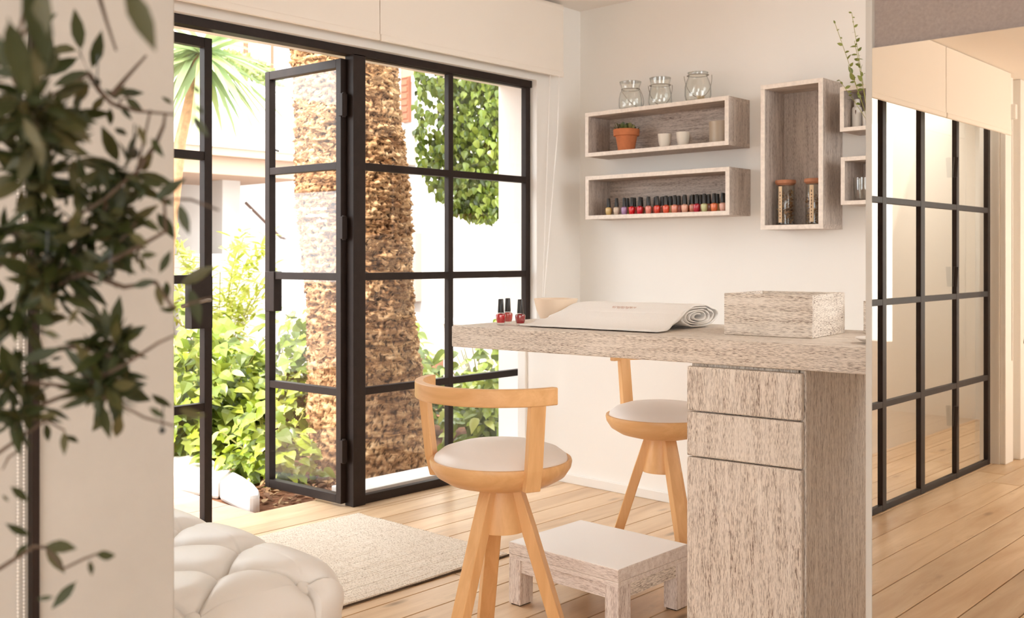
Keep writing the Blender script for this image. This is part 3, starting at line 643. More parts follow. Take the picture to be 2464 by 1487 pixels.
OLIVE_BRANCHES = [
[(-1.064,0.308,1.065),(-1.000,0.327,1.093),(-0.946,0.350,1.112),(-0.913,0.380,1.141),(-0.858,0.404,1.170),(-0.837,0.423,1.195),(-0.819,0.426,1.246)],
[(-1.030,0.299,1.191),(-0.973,0.325,1.208),(-0.925,0.342,1.224),(-0.898,0.367,1.255),(-0.868,0.395,1.279),(-0.874,0.389,1.298)],
[(-1.064,0.308,0.967),(-0.994,0.332,1.002),(-0.946,0.350,1.012),(-0.924,0.370,1.008),(-0.888,0.390,1.006),(-0.849,0.412,0.993),(-0.823,0.423,0.982),(-0.804,0.440,0.975)],
[(-0.967,0.358,0.972),(-0.921,0.373,0.987),(-0.885,0.393,1.003),(-0.841,0.420,1.030),(-0.815,0.431,1.046),(-0.803,0.441,1.053)],
[(-1.064,0.308,0.784),(-1.005,0.336,0.822),(-0.946,0.350,0.843),(-0.923,0.371,0.863),(-0.916,0.378,0.862),(-0.894,0.384,0.846),(-0.871,0.392,0.858),(-0.861,0.401,0.863)],
[(-0.913,0.380,1.093),(-0.886,0.405,1.108),(-0.863,0.413,1.117),(-0.835,0.426,1.130),(-0.819,0.440,1.142),(-0.820,0.439,1.170),(-0.794,0.450,1.169),(-0.776,0.466,1.160)],
[(-0.868,0.395,1.279),(-0.861,0.401,1.264),(-0.853,0.408,1.253),(-0.828,0.418,1.245),(-0.804,0.440,1.242)],
[(-0.786,0.361,1.342),(-0.802,0.374,1.328),(-0.808,0.382,1.313),(-0.822,0.397,1.293)],
[(-0.853,0.408,1.260),(-0.845,0.416,1.274),(-0.832,0.429,1.295)],
[(-0.837,0.423,1.195),(-0.826,0.434,1.217),(-0.811,0.434,1.233),(-0.810,0.435,1.244)],
[(-0.902,0.390,1.112),(-0.864,0.425,1.093),(-0.825,0.434,1.098),(-0.806,0.439,1.077),(-0.791,0.452,1.081),(-0.780,0.463,1.085)],
[(-0.908,0.385,1.038),(-0.898,0.394,1.040),(-0.874,0.403,1.037),(-0.864,0.412,1.032)],
[(-0.919,0.307,1.266),(-0.840,0.311,1.273),(-0.803,0.319,1.298),(-0.763,0.315,1.319)],
[(-1.022,0.306,0.901),(-0.962,0.335,0.931),(-0.935,0.360,0.957),(-0.916,0.378,0.975),(-0.903,0.389,0.966)],
]
OLIVE_CLUSTERS = [(-0.826,0.324,1.241,0.030,22), (-0.867,0.354,1.220,0.031,22), (-0.901,0.364,1.191,0.031,22), (-0.864,0.425,1.195,0.017,8), (-0.878,0.413,1.158,0.026,16), (-0.862,0.428,1.141,0.017,8), (-0.897,0.395,1.130,0.031,24), (-0.929,0.365,1.141,0.022,14), (-0.910,0.383,1.101,0.026,18), (-0.935,0.360,1.068,0.020,14), (-0.873,0.418,1.042,0.015,16), (-0.868,0.408,1.006,0.016,18), (-0.937,0.357,1.016,0.018,10), (-0.932,0.363,0.979,0.018,12), (-0.940,0.355,0.942,0.015,8), (-0.916,0.378,1.079,0.013,6), (-0.748,0.288,1.270,0.021,14), (-0.848,0.413,1.256,0.013,8), (-0.962,0.335,1.164,0.030,10), (-0.964,0.332,1.053,0.030,10)]
OLIVES = [(-0.830,0.416,1.209,0.0050), (-0.885,0.366,1.118,0.0050), (-0.845,0.403,1.106,0.0046), (-0.812,0.433,0.971,0.0029), (-0.853,0.395,1.270,0.0032)]
TRUNK = [(-1.050,0.294,1.192), (-1.068,0.304,1.065), (-1.078,0.309,0.966), (-1.076,0.310,0.781)]
# ------------------------------------------------------------------ swivel chairs
def make_chair():
    t = thing('swivel_chair', 'beech swivel chair in front of the counter, backrest towards the room', 'chair', (-1.972, 2.076, 0), math.radians(3), 'beech swivel chairs')
    obj('seat_shell', B().lathe([(.05, .474), (.10, .476), (.150, .489), (.182, .508), (.198, .532), (.201, .547), (.199, .554), (.193, .555), (.186, .550), (.0, .545)], 64), M['beech_t'], t, smooth=True)
    obj('cushion', B().lathe([(.180, .545), (.189, .552), (.186, .562), (.165, .578), (.125, .591), (.07, .599), (0, .602)], 56), M['cushion'], t, smooth=True)
    obj('hub', B().lathe([(.0705, .352), (.0705, .356), (.045, .466), (.044, .475)], 40), M['beech'], t, smooth=True)
    for az in (145, 25, 265):
        b = B(); rings = []
        for z, r, w, th in ((.474, .046, .021, .030), (.355, .083, .022, .036), (0, .196, .023, .036)):
            rings.append([(r-th/2, -w, z), (r+th/2, -w, z), (r+th/2, w, z), (r-th/2, w, z)])
        b.m = Matrix.Rotation(math.radians(az), 4, 'Z'); b.loft(rings); obj('leg', b, M['beech'], t, bevel=.003)
    for s in (-1, 1):
        b = B(); rings = []; 
        for z, r, w, th in ((.497, .193, .0225, .012), (.555, .208, .0225, .0125), (.735, .229, .0225, .0115)):
            rings.append([(r-th, -w, z), (r+th, -w, z), (r+th, w, z), (r-th, w, z)])
        b.m = Matrix.Rotation(math.radians(-90+s*65), 4, 'Z'); b.loft(rings); obj('back_post', b, M['beech'], t, bevel=.003)
    b = B(); rings = []
    for i in range(41):
        a = math.radians(-90-79+158*i/40); c, s = math.cos(a), math.sin(a)
        rings.append([(r*c, r*s, z) for r, z in ((.219, .729), (.240, .7285), (.2425, .731), (.2425, .773), (.240, .7755), (.219, .775))])
    b.loft(rings); obj('back_rail', b, M['beech_t'], t, smooth=True, bevel=.0015)
    return t
ch = make_chair()
dup(ch, (-2.086, 3.035, 0), 'beech swivel chair behind the counter, half hidden by the drawer cabinet', rz=math.radians(188))
# ------------------------------------------------------------------ footstool
t = thing('footstool', 'low whitewashed wooden footstool between the two swivel chairs', 'footstool', (-2.237, 2.392, 0))
w, d = .44, .368
obj('top_board', B().box(0, w, 0, d, .163, .2), M['whitewood_x'], t, bevel=.002); obj('lit_top', B().box(.002, w-.002, .002, d-.002, .1995, .2012), M['whitetop'], t)  # white top sheet, made paler for the window light falling on it
for y in (.004, d-.024): obj('apron', B().box(.05, w-.05, y, y+.02, .108, .162), M['whitewood_x'], t)
for x in (.004, w-.024): obj('apron', B().box(x, x+.02, .06, d-.06, .108, .162), M['wash_y'], t)
obj('apron_band', B().box(.001, w-.001, .001, d-.001, .148, .1625), M['whitewood_x'], t, bevel=.001)
for x in (0, w-.05):
    for y in (0, d-.062):
        l = obj('leg', B().box(x, x+.05, y, y+.062, .004, .149), M['whitewood_z'], t, bevel=.002); obj('foot_pad', B().box(x+.006, x+.044, y+.006, y+.056, 0, .004), M['black'], l)
# ------------------------------------------------------------------ rug
t = thing('rug', 'cream braided jute rug on the boards inside the garden door', 'rug', (-3.49, 1.50, .0005))
nx, ny = 150, 216; vs = []; fs = []; r = random.Random(4)
for j in range(ny+1):
    for i in range(nx+1):
        x = .893*i/nx; y = 1.28*j/ny; row = x/.0165; k = math.floor(row)
        br = math.sin(PI*(row-k)); ch_ = abs(math.sin(PI*(y/.012+(.5 if k % 2 else -.5)*2*(row-k))))
        z = .006+.005*br*(.45+.55*ch_)+.0022*noise.noise((x*9, y*9, 1))+.004*noise.noise((x*2.3, y*2.3, 7))
        if i in (0, nx) or j in (0, ny): z = .001
        e = .004*noise.noise((x*7, y*7, 3)); vs.append((x+e, y+e, max(z, .001)))
for j in range(ny):
    for i in range(nx): a = j*(nx+1)+i; fs.append((a, a+1, a+nx+2, a+nx+1))
me = bpy.data.meshes.new('rug_weave'); me.from_pydata(vs, [], fs); me.polygons.foreach_set('use_smooth', [True]*len(fs)); link('rug_weave', me, M['rug'], t)
obj('edge_binding', B().tube([(.897, .0+1.28*i/40, .004+.002*noise.noise((i*.7, 0, 0))) for i in range(41)], .0035, 5), M['twig'], t)
# ------------------------------------------------------------------ tufted ottoman
def ottoman():
    x0, x1, y0, y1, z0, z1 = -2.78, -1.755, .54, 1.405, .06, .455; R = .105
    t = thing('ottoman', 'white leather button tufted ottoman beside the jute rug', 'ottoman', ((x0+x1)/2, (y0+y1)/2, 0)); ox, oy = (x0+x1)/2, (y0+y1)/2
    bx, by, S_ = -1.785, 1.29, .26
    def h(u, v, z):
        a = ((u-bx)+(v-by))/S_; b = ((u-bx)-(v-by))/S_
        da = abs(a-round(a))*S_*.707; db = abs(b-round(b))*S_*.707
        fade = min(1, max(0, (z-.33)/.075)); fade = fade*fade*(3-2*fade)
        rr = math.hypot(da, db)
        edge_v = v > by+.001; edge_u = u > bx+.001
        if edge_v: db2 = abs(((u-bx)/S_)-round((u-bx)/S_))*S_; da = db = db2; rr = math.hypot(db2, max(0, v-by))
        if edge_u and not edge_v: db2 = abs(((v-by)/S_)-round((v-by)/S_))*S_; da = db = db2; rr = math.hypot(db2, max(0, u-bx))
        if edge_u and edge_v: da = db = .3; rr = math.hypot(u-bx, v-by)
        crease = max(math.exp(-(da/.0045)**2), math.exp(-(db/.0045)**2))
        if edge_u: crease *= .5
        pil = (1-math.exp(-da/.020))*(1-math.exp(-db/.020)); pil = max(0, pil) if not (edge_u or edge_v) else (1-math.exp(-da/.03))
        return fade*(.020*pil-.028*math.exp(-(rr/.030)**2)-.014*crease-.006)
    N = 300; verts = {}; vs = []; fs = []
    cx0, cx1, cy0, cy1, cz1 = x0+R, x1-R, y0+R, y1-R, z1-R
    def P(p):
        c = (min(max(p[0], cx0), cx1), min(max(p[1], cy0), cy1), min(p[2], cz1)); n = Vector((p[0]-c[0], p[1]-c[1], p[2]-c[2]))
        n = n.normalized() if n.length > 1e-6 else Vector((0, 0, 1)); q = Vector(c)+n*R
        u = c[0]+R*math.asin(max(-1, min(1, n.x))); v = c[1]+R*math.asin(max(-1, min(1, n.y)))
        q += n*(h(u, v, q.z)+.002*noise.noise((q.x*8, q.y*8, q.z*8))+.004*noise.noise((q.x*3, q.y*3, q.z*3)))
        return (q.x-ox, q.y-oy, q.z)
    def grid(f, n, m):
        o = len(vs)
        for j in range(m+1):
            for i in range(n+1): vs.append(P(f(i/n, j/m)))
        for j in range(m):
            for i in range(n): a = o+j*(n+1)+i; fs.append((a, a+1, a+n+2, a+n+1))
    lx = lambda s: x0+(x1-x0)*s; ly = lambda s: y0+(y1-y0)*s; lz = lambda s: z0+(z1-z0)*s
    grid(lambda a, b: (lx(a), ly(b), z1), N, N)
    grid(lambda a, b: (x1, ly(a), lz(b)), N, 110); grid(lambda a, b: (lx(a), y1, lz(b)), N, 110)
    grid(lambda a, b: (x0, ly(a), lz(b)), 50, 20); grid(lambda a, b: (lx(a), y0, lz(b)), 50, 20)
    me = bpy.data.meshes.new('leather_cover'); me.from_pydata(vs, [], fs)
    bm = bmesh.new(); bm.from_mesh(me); bmesh.ops.remove_doubles(bm, verts=bm.verts, dist=.0008); bmesh.ops.recalc_face_normals(bm, faces=bm.faces); bm.to_mesh(me); bm.free()
    me.polygons.foreach_set('use_smooth', [True]*len(me.polygons)); link('leather_cover', me, M['leather'], t)
    mb = B().lathe([(.0175, -.012), (.0178, .0), (.0155, .0045), (.009, .007), (0, .0078)], 20).mesh('button', True); mb.materials.append(M['leather'])
    for i in range(0, 8):
        for j in range(0, 8):
            u = bx-i*S_/2; v = by-j*S_/2
            if (i+j) % 2 or u < x0+.06 or v < y0+.06: continue
            n = Vector((0, 0, 1)); c = Vector((u, v, cz1))
            if u > cx1: an = (u-cx1)/R; n = Vector((math.sin(an), 0, math.cos(an))); c = Vector((cx1, v, cz1))
            p = c+n*(R-.027); o = bpy.data.objects.new('button', mb); COL.objects.link(o); o.parent = t
            o.matrix_basis = Matrix.Translation((p.x-ox, p.y-oy, p.z)) @ n.to_track_quat('Z', 'Y').to_matrix().to_4x4()
    for px in (x0+.12, x1-.12):
        for py in (y0+.12, y1-.12): obj('leg', B().lathe([(.018, 0), (.026, .075)], 12, (px-ox, py-oy, 0)), M['twig'], t)
ottoman()
# ------------------------------------------------------------------ olive tree in the foreground
def olive_tree():
    t = thing('olive_tree', 'dark leafy olive tree branches hanging in front of the pillar', 'tree', (-.92, .10, 0)); o = Vector((.92, -.10, 0)); r = random.Random(21)
    L = lambda p: tuple(Vector(p)+o)
    obj('pot', B().lathe([(.085, 0), (.09, .005), (.11, .24), (.112, .25), (.103, .25), (.10, .22), (0, .22)], 28), M['terra'], t, smooth=True)
    tk = [Vector((-.92, .10, .2)), Vector((-.99, .20, .52))]+[Vector(p) for p in reversed(TRUNK)]+[Vector((-1.0, .29, 1.36)), Vector((-.93, .29, 1.46))]
    fine = []
    for k in range(len(tk)-1):
        p0, p1, p2, p3 = tk[max(k-1, 0)], tk[k], tk[k+1], tk[min(k+2, len(tk)-1)]
        for q in range(5):
            u = q/5; fine.append(.5*(2*p1+(p2-p0)*u+(2*p0-5*p1+4*p2-p3)*u*u+(3*p1-p0-3*p2+p3)*u**3)+.002*rv(r))
    fine.append(tk[-1]); nf = len(fine)
    obj('trunk', B().tube([L(p) for p in fine], [.014-.010*i/(nf-1) for i in range(nf)], 8), M['twig'], t, smooth=True)
    allp = [Vector(p) for b in OLIVE_BRANCHES for p in b]
    for x, y, z, rad, n in OLIVE_CLUSTERS:
        c = Vector((x, y, z)); a = min(allp, key=lambda p: (p-c).length)
        if (a-c).length > .004: obj('branch', B().tube([L(a), L(a.lerp(c, .5)+.006*rv(r)), L(c), L(c+(c-a).normalized()*rad*.8)], [.0016, .0014, .0011, .0006], 5), M['twig'], t, smooth=True)
    for k, b in enumerate(OLIVE_BRANCHES):
        b = [Vector(p) for p in b]; near = [p for p in fine if p.z < b[0].z+.02] or fine
        if k not in (5, 6, 8, 9, 10, 11): b = [min(near, key=lambda p: (p-b[0]).length)]+b
        n = len(b); obj('branch', B().tube([L(p) for p in b], [.0027-.0017*i/(n-1) for i in range(n)], 5), M['twig'], t, smooth=True)
    lms = [lm('olive_leaf', P_OLIVE, 'leaf_olive', fold=.3, curl=c) for c in (.06, .16, -.08)]
    view = lambda p: (Vector((0, 0, 1.12))-Vector(p)).normalized()
    for v in OLIVE_LEAVES:
        a, c = Vector(v[:3]), Vector(v[3:]); place('leaf', r.choice(lms), t, L(a), c-a, view(a)+.5*rv(r), (c-a).length*1.05, 1.25)
    k = len(OLIVE_LEAVES)
    for x, y, z, rad, n in OLIVE_CLUSTERS:
        for i in range(n):
            if k >= 298: break
            k += 1; q = rv(r)*rad*r.uniform(.2, 1.05); p = Vector((x, y, z))+q
            place('leaf', r.choice(lms), t, L(p), q.normalized()+.8*rv(r), view(p)+.8*rv(r), r.uniform(.028, .042), 1.2)
    sp = []
    for x, y, z, rad, n in OLIVE_CLUSTERS[:14]:
        for i in range(n*2): q = rv(r)*rad*r.uniform(.1, 1.0); p = Vector((x, y, z))+q; sp.append((L(p), rv(r), rv(r), r.uniform(.028, .042)))
    stuff_leaves('foliage', P_OLIVE, 'leaf_olive', t, sp)
    for x, y, z, rad in OLIVES: obj('olive', B().lathe([(0, -rad*1.1), (rad*.6, -rad*.85), (rad, -.1*rad), (rad*.85, rad*.6), (rad*.3, rad*1.05), (0, rad*1.1)], 16, L((x, y, z))).tube([L((x, y, z+rad)), L((x+.002, y, z+rad+.02))], .0007, 4), M['olive'], t, smooth=True)
olive_tree()
# ------------------------------------------------------------------ garden
g = B(); g.add([(-16, -8, -.06), (-3.85, -8, -.06), (-3.85, 12, -.06), (-16, 12, -.06)], [(0, 1, 2, 3)])
struct('ground', g, M['soil'], label='brown garden soil beyond the doors')
pv = struct_root('paving', 'terracotta paving outside the garden door'); r = random.Random(6)
for i in range(5):
    for j in range(9):
        x = -3.853-.30*i-.297; y = (2.545 if i < 3 else 2.41)-.4*j
        link('paving_slab', B().box(x, x+.297, y-.394, y, -.059, -.028+r.uniform(-.002, .002)).mesh('paving_slab'), M['paving'], pv, bevel=.003)
def curb(poly, label):
    t = thing('kerb_stone', label, 'kerb stone', (poly[0][0], poly[0][1], -.06), 0, 'white kerb of the garden bed')
    obj('stone_block', B().prism([(x-poly[0][0], y-poly[0][1]) for x, y in poly], 0, .10), M['stone'], t, bevel=.018)
curb([(-4.535, 2.80), (-4.38, 2.765), (-4.21, 2.715), (-4.07, 2.655), (-3.985, 2.60), (-4.0, 2.555), (-4.10, 2.575), (-4.22, 2.60), (-4.37, 2.63)], 'curved white kerb stone ending at the door threshold')
curb([(-4.55, 2.802), (-4.385, 2.63), (-4.50, 2.615), (-4.75, 2.56), (-5.3, 2.42), (-5.6, 2.98), (-5.37, 2.96), (-4.93, 2.90)], 'broad white kerb slab beyond the curved one')
# litter on the soil
r = random.Random(14); sp = []
for i in range(1100):
    x, y = r.uniform(-5.3, -3.87), r.uniform(2.62, 4.0)
    if (x < -3.97 and y < 2.66+(-3.97-x)*.30) or math.hypot(x+4.46, y-3.64) < .38: continue
    sp.append(((x, y, -.055+r.uniform(0, .03)), rv(r)*Vector((1, 1, .3)), Vector((r.uniform(-.4, .4), r.uniform(-.4, .4), 1)), r.uniform(.02, .06)))
lt = stuff_leaves('leaf_litter', P_OVAL, 'litter', None, sp); tag(lt, 'dry brown leaves littering the soil by the threshold', 'leaf litter', kind='stuff')
# palm trunk with shaggy bark
def palm():
    t = thing('palm_trunk', 'thick shaggy brown palm trunk standing just outside the window', 'palm tree', (-4.46, 3.64, -.12)); r = random.Random(5)
    axis = lambda z: Vector((-.045*z, -.045*z, z)); rad = lambda z: .285+.07*math.exp(-z/.45)+.012*math.sin(z*5)
    n, m, H = 260, 330, 3.3; vs = []; fs = []; rowh = .036
    jit = {}
    for k in range(m+1):
        z = H*k/m
        for i in range(n):
            a = 2*PI*i/n; nz = noise.noise((math.cos(a)*2.2, math.sin(a)*2.2, z*3.5))
            zz = z+.030*nz+.016*noise.noise((a*9, z*4, 2)); row = math.floor(zz/rowh); fz = zz/rowh-row
            ca = a*13+ (row % 2)*.5+noise.noise((row*1.7, a*1.5, 0))*.8; col = math.floor(ca); fa = ca-col; key = (row, col % 13)
            if key not in jit: jit[key] = (r.uniform(.25, 1), r.uniform(-.3, .3))
            amp, tl = jit[key]; low = min(1, max(.25, (z-.35)/.7))
            prof = (1-fz)**.8*(.7+.3*math.sin(PI*fa))*amp
            dd = (.030*prof*low+.020*noise.noise((math.cos(a)*7, math.sin(a)*7, z*22))+.014*noise.noise((math.cos(a)*20, math.sin(a)*20, z*50))+.010*noise.noise((math.cos(a)*40, math.sin(a)*40, z*70)))
            q = axis(z)+Vector((math.cos(a), math.sin(a), 0))*(rad(z)+dd); vs.append(tuple(q))
    for k in range(m):
        for i in range(n): j = (i+1) % n; fs.append((k*n+i, k*n+j, (k+1)*n+j, (k+1)*n+i))
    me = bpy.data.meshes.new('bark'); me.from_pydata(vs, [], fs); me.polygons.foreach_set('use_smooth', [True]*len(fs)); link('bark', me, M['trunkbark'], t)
    fl_ = []
    for q in range(5):
        w = [(0, .5), (.3, .55), (.6, .45+.1*q/5), (.85, .30), (1, .05+.05*q)]
        f = leaf_mesh('bark_flake', [(x, y*r.uniform(.75, 1.2)) for x, y in w], .25, -.25+.1*q, .12, q); f.materials.append(M['trunkbark']); fl_.append(f)
    for i in range(290):
        z = r.uniform(.45, 2.6); a = r.uniform(-2.5, 1.0); u = Vector((math.cos(a), math.sin(a), 0)); p = axis(z)+u*(rad(z)+.012)
        place('bark_flake', r.choice(fl_), t, p, Vector((0, 0, r.choice((-1, 1, 1))))+u*r.uniform(.08, .4)+.5*rv(r), u, r.uniform(.02, .04), r.uniform(1, 1.9))
    sp = []
    for i in range(4200):
        z = r.uniform(.2, 2.9); a = r.uniform(-3.0, 1.5); u = Vector((math.cos(a), math.sin(a), 0)); k = min(1, max(.35, (z-.2)/.6))
        sp.append((axis(z)+u*(rad(z)+.010), Vector((-u.y, u.x, 0))*r.choice((-1, 1))+Vector((0, 0, r.uniform(-.5, .5)))+u*r.uniform(-.05, .22), u+.5*rv(r)+Vector((0, 0, -.5)), r.uniform(.02, .05)*k))
    stuff_leaves('bark_shreds', [(0, .10), (.3, .16), (.7, .12), (1, .02)], 'trunkbark', t, sp, .3, -.2)
palm()
# broad leaved undergrowth: every near leaf its own object
LB = [lm('broad_leaf', P_HEART, 'leaf_bush', fold=.22, curl=.25), lm('broad_leaf', P_LOBE, 'leaf_bush', fold=.18, curl=.3, wave=.03, seed=2), lm('broad_leaf', P_OVAL, 'leaf_bush', fold=.25, curl=.35)]
def shrub(label, c, rx, ry, h, n, s, seed, nstuff, cat='shrub', group='leafy shrubs in the garden bed', z0=-.08):
    t = thing('garden_shrub', label, cat, (c[0], c[1], z0), 0, group); r = random.Random(seed)
    for i in range(7):
        a = r.uniform(0, 2*PI); q = r.uniform(.2, .8); e = (rx*q*math.cos(a), ry*q*math.sin(a), h*r.uniform(.55, .9))
        obj('stem', B().tube([(e[0]*.15, e[1]*.15, 0), (e[0]*.5, e[1]*.5, e[2]*.55), e], [.007, .005, .003], 5), M['stemgreen'], t)
    def spot(k):
        d = rv(r); d.z = abs(d.z)
        if d.x < -.2: d.x *= -1
        q = r.uniform(k, 1.02); p = Vector((d.x*rx*q, d.y*ry*q, max(.04, h*(.12+.88*d.z*q) if r.random() < .75 else h*r.uniform(.06, .6))))
        out = Vector((d.x, d.y, -.25)); return p, out+.6*rv(r), Vector((d.x*.5+.2, d.y*.4-.35, 1))+.45*rv(r), s*r.uniform(.6, 1.35)
    for i in range(n):
        p, d, nn, q = spot(.8)
        if math.hypot(p.x+c[0]+4.50, p.y+c[1]-3.60) < .40: continue
        place('leaf', r.choice(LB), t, p, d, nn, q, .85)
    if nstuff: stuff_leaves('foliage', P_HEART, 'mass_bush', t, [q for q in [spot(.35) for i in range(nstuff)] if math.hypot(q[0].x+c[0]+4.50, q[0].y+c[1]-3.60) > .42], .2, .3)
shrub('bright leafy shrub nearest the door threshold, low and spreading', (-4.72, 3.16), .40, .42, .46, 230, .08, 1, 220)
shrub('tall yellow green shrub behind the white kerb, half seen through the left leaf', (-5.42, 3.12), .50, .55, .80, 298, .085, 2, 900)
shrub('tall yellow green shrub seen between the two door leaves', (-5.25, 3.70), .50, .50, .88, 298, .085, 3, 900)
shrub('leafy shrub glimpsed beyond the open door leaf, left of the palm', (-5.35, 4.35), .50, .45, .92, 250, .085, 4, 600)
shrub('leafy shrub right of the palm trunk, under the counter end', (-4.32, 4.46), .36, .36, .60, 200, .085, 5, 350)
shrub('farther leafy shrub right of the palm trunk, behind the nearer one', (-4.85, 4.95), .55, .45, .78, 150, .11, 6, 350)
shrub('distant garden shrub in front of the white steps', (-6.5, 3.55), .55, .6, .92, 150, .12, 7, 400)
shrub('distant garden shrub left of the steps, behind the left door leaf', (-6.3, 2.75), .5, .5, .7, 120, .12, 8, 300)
# feathery bush
t = thing('feathery_bush', 'feathery yellow green bush in front of the white wall', 'bush', (-6.75, 4.05, -.06)); r = random.Random(31); sp = []
for k in range(46):
    a = r.uniform(0, 2*PI); e = Vector((.55*math.cos(a)*r.uniform(.3, 1), .5*math.sin(a)*r.uniform(.3, 1), r.uniform(.75, 1.42))); mid = Vector((e.x*.35, e.y*.35, e.z*.75))
    pts = [mid*2*u*(1-u)+e*u*u for u in [i/14 for i in range(15)]]
    if k < 14: obj('frond', B().tube(pts, .004, 4), M['stemgreen'], t)
    for i in range(4, 15):
        for s in (-1, 1, 0): sp.append((pts[i], Vector((s*math.sin(a), -s*math.cos(a), -.2))+.5*rv(r)+(e.normalized()*.5), Vector((0, 0, 1))+.4*rv(r), r.uniform(.06, .13)))
stuff_leaves('leaflets', [(0, .01), (.3, .13), (.7, .10), (1, .005)], 'fern', t, sp)
# small fan palm
t = thing('fan_palm', 'slender palm with drooping fan leaves against the white canopy', 'palm tree', (-6.80, 3.62, -.06)); r = random.Random(12)
obj('trunk', B().tube([(0, 0, 0), (.03, .03, 1.2), (.08, .1, 2.0), (.19, .20, 2.66)], [.06, .05, .042, .036], 10), M['yuccabark'], t, smooth=True)
yl = lm('blade', [(0, .012), (.15, .03), (.5, .034), (.8, .02), (1, .002)], 'yucca', fold=.5, curl=.18)
for i in range(96):
    a = r.uniform(0, 2*PI); d = Vector((math.cos(a), math.sin(a), r.uniform(-1.3, .7))); place('blade', yl, t, Vector((.19, .20, 2.66))+.04*rv(r), d, Vector((0, 0, 1))+.3*rv(r), r.uniform(.5, .85), 1.15)
# ivy hanging beside the pilaster
t = thing('hanging_ivy', 'dense leafy climber hanging beside the white pilaster', 'climbing plant', (-4.60, 4.61, 1.37)); r = random.Random(44)
IV = [lm('ivy_leaf', P_HEART, 'leaf_ivy', fold=.2, curl=.2), lm('ivy_leaf', P_OVAL, 'leaf_ivy', fold=.25, curl=.3)]
def ivyspot(front):
    v = r.random(); z = .0+1.25*v; half = .40 if z > .35 else .40*math.sqrt(max(.05, z/.35))
    a = r.uniform(-half, half); 
    if a < -half*.55 and r.random() < .45: a = r.uniform(-half*.4, half)
    p = Vector((a*.73, a*.68+.02, z))+Vector((.68, -.73, 0))*(r.uniform(.10, .16) if front else r.uniform(-.15, .12))
    return p, Vector((r.uniform(-.7, .7), r.uniform(-.7, .7), -1)), Vector((.5, -.9, .55))+.75*rv(r), r.uniform(.034, .062)
for i in range(285): p, d, n_, s = ivyspot(True); place('leaf', r.choice(IV), t, p, d, n_, s)
stuff_leaves('foliage', P_HEART, 'mass_ivy', t, [ivyspot(i % 3 == 0) for i in range(4200)], .2, .25)
for a in (-.25, -.05, .12, .3): obj('vine', B().tube([(a*.73, a*.68+.02, 0.12), (a*.7, a*.66, .7), (a*.6, a*.6+.02, 1.4)], .008, 5), M['twig'], t)
# white house with canopy, steps and handrail
t = thing('white_house', 'white house with a flat canopy and pale columns across the garden', 'building', (-8, 4, -.06))
obj('canopy', B().box(-1.6, 0, -6, 1.9, 2.15, 2.76), M['render'], t, bevel=.01); obj('soffit', B().box(-1.6, -.02, -6, 1.88, 2.08, 2.15), M['peach'], t)
obj('beam', B().box(-1.55, -.10, -6, 1.80, 1.92, 2.08), M['peach'], t); obj('wall', B().box(-1.7, -1.5, -6, 3.9, 0, 2.1), M['render'], t)
for y in (.2, 1.25): obj('column', B().box(-.9, -.68, y, y+.2, 0, 1.95), M['render'], t, bevel=.01)
obj('door', B().box(-1.52, -1.47, .62, 1.1, .3, 1.75), M['beige'], t); obj('plinth', B().box(-1.5, -.3, -6, .45, 0, .9), M['render'], t)
t = thing('garden_steps', 'flight of pale steps climbing beside the white house', 'steps', (-8.3, 5.9, -.06))
for i in range(9): obj('step', B().box(-.5, .85, -1.3, .30-i*.13, .08+i*.125, .205+i*.125), M['render'], t, bevel=.006); obj('tread', B().box(-.5, .86, .28-i*.13, .312-i*.13, .185+i*.125, .207+i*.125), M['peach'], t)
obj('string_wall', B().box(.85, .95, -.2, .5, 0, .55), M['render'], t)
t = thing('handrail', 'thin dark handrail slanting down along the pale steps', 'railing', (-8.2, 5.45, -.06))
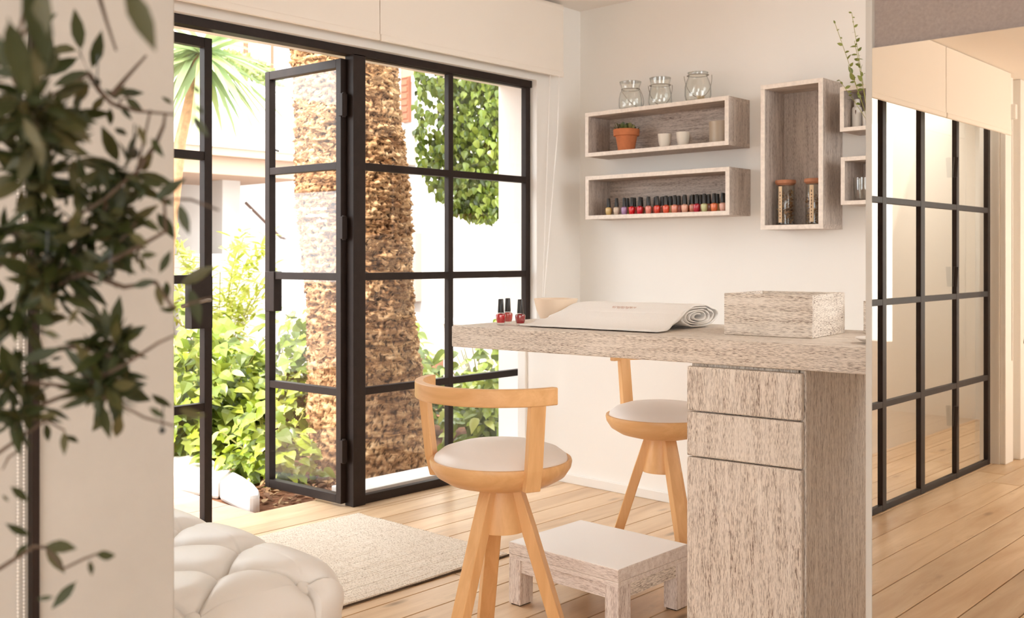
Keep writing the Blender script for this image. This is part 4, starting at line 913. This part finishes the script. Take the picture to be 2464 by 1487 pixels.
obj('rail', B().tube([(-.3, -.06, 1.70), (-.3, .34, 1.37), (-.3, .40, 1.36)], .014, 6), M['railing'], t); obj('post', B().tube([(-.3, .0, .9), (-.3, 0, 1.64)], .01, 6), M['stone'], t)
t = thing('clipped_hedge', 'rounded clipped hedge above the canopy of the white house', 'hedge', (-10.35, 6.35, 2.7)); r = random.Random(71)
stuff_leaves('foliage', P_OVAL, 'hedge', t, [((lambda d: (Vector((d.x*.5, d.y*.75, .12+.62*abs(d.z))), d+.6*rv(r), d+.4*rv(r), r.uniform(.05, .10)))(rv(r))) for i in range(2600)], .2, .2)
obj('planter', B().box(-.45, .45, -.8, .8, -2.7, .15), M['render'], t)
t = thing('upper_house', 'distant white house with a brown framed window behind the hedge', 'building', (-14.5, 6.4, -.06))
obj('wall', B().box(-2, 0, -5, 6, 0, 6), M['render'], t); wf = obj('window_frame', B().box(0, .06, 2.75, 3.3, 4.3, 5.0), M['shutter'], t); obj('pane', B().box(.06, .075, 2.81, 3.22, 4.36, 4.94), M['render'], wf)
t = thing('neighbour_house', 'white house with brown shutters and clay roof right of the palm', 'building', (-9.5, 8, -.1))
obj('wall', B().box(-1.0, 5, 0, 3, 0, 3.3), M['render'], t); obj('roof', B().add([(.55, -.25, 3.42), (5.3, -.25, 3.42), (5.3, 3, 4.4), (.55, 3, 4.4), (.55, -.25, 3.30), (5.3, -.25, 3.30)], [(0, 1, 2, 3), (4, 5, 1, 0), (4, 0, 3)]), M['rooftile'], t)
sh = obj('shutter', B().box(.30, .44, -.05, 0, 2.82, 3.6), M['shutter'], t)
for i in range(9): obj('slat', B().box(.315, .425, -.062, -.048, 2.86+i*.08, 2.91+i*.08), M['shutter'], sh)
obj('buttress', B().box(.22, .52, -.12, 0, 2.3, 2.72), M['beige'], t); obj('buttress', B().box(.22, .62, -.1, 0, .7, 1.5), M['beige'], t)
t = thing('garden_wall', 'low white garden wall beyond the shrubs', 'wall', (-6.2, 6.2, -.1)); obj('wall', B().box(-.4, 2.6, 0, .15, 0, .62), M['render'], t, bevel=.01); obj('coping', B().box(-.42, 2.62, -.03, .18, .62, .67), M['render'], t, bevel=.01)
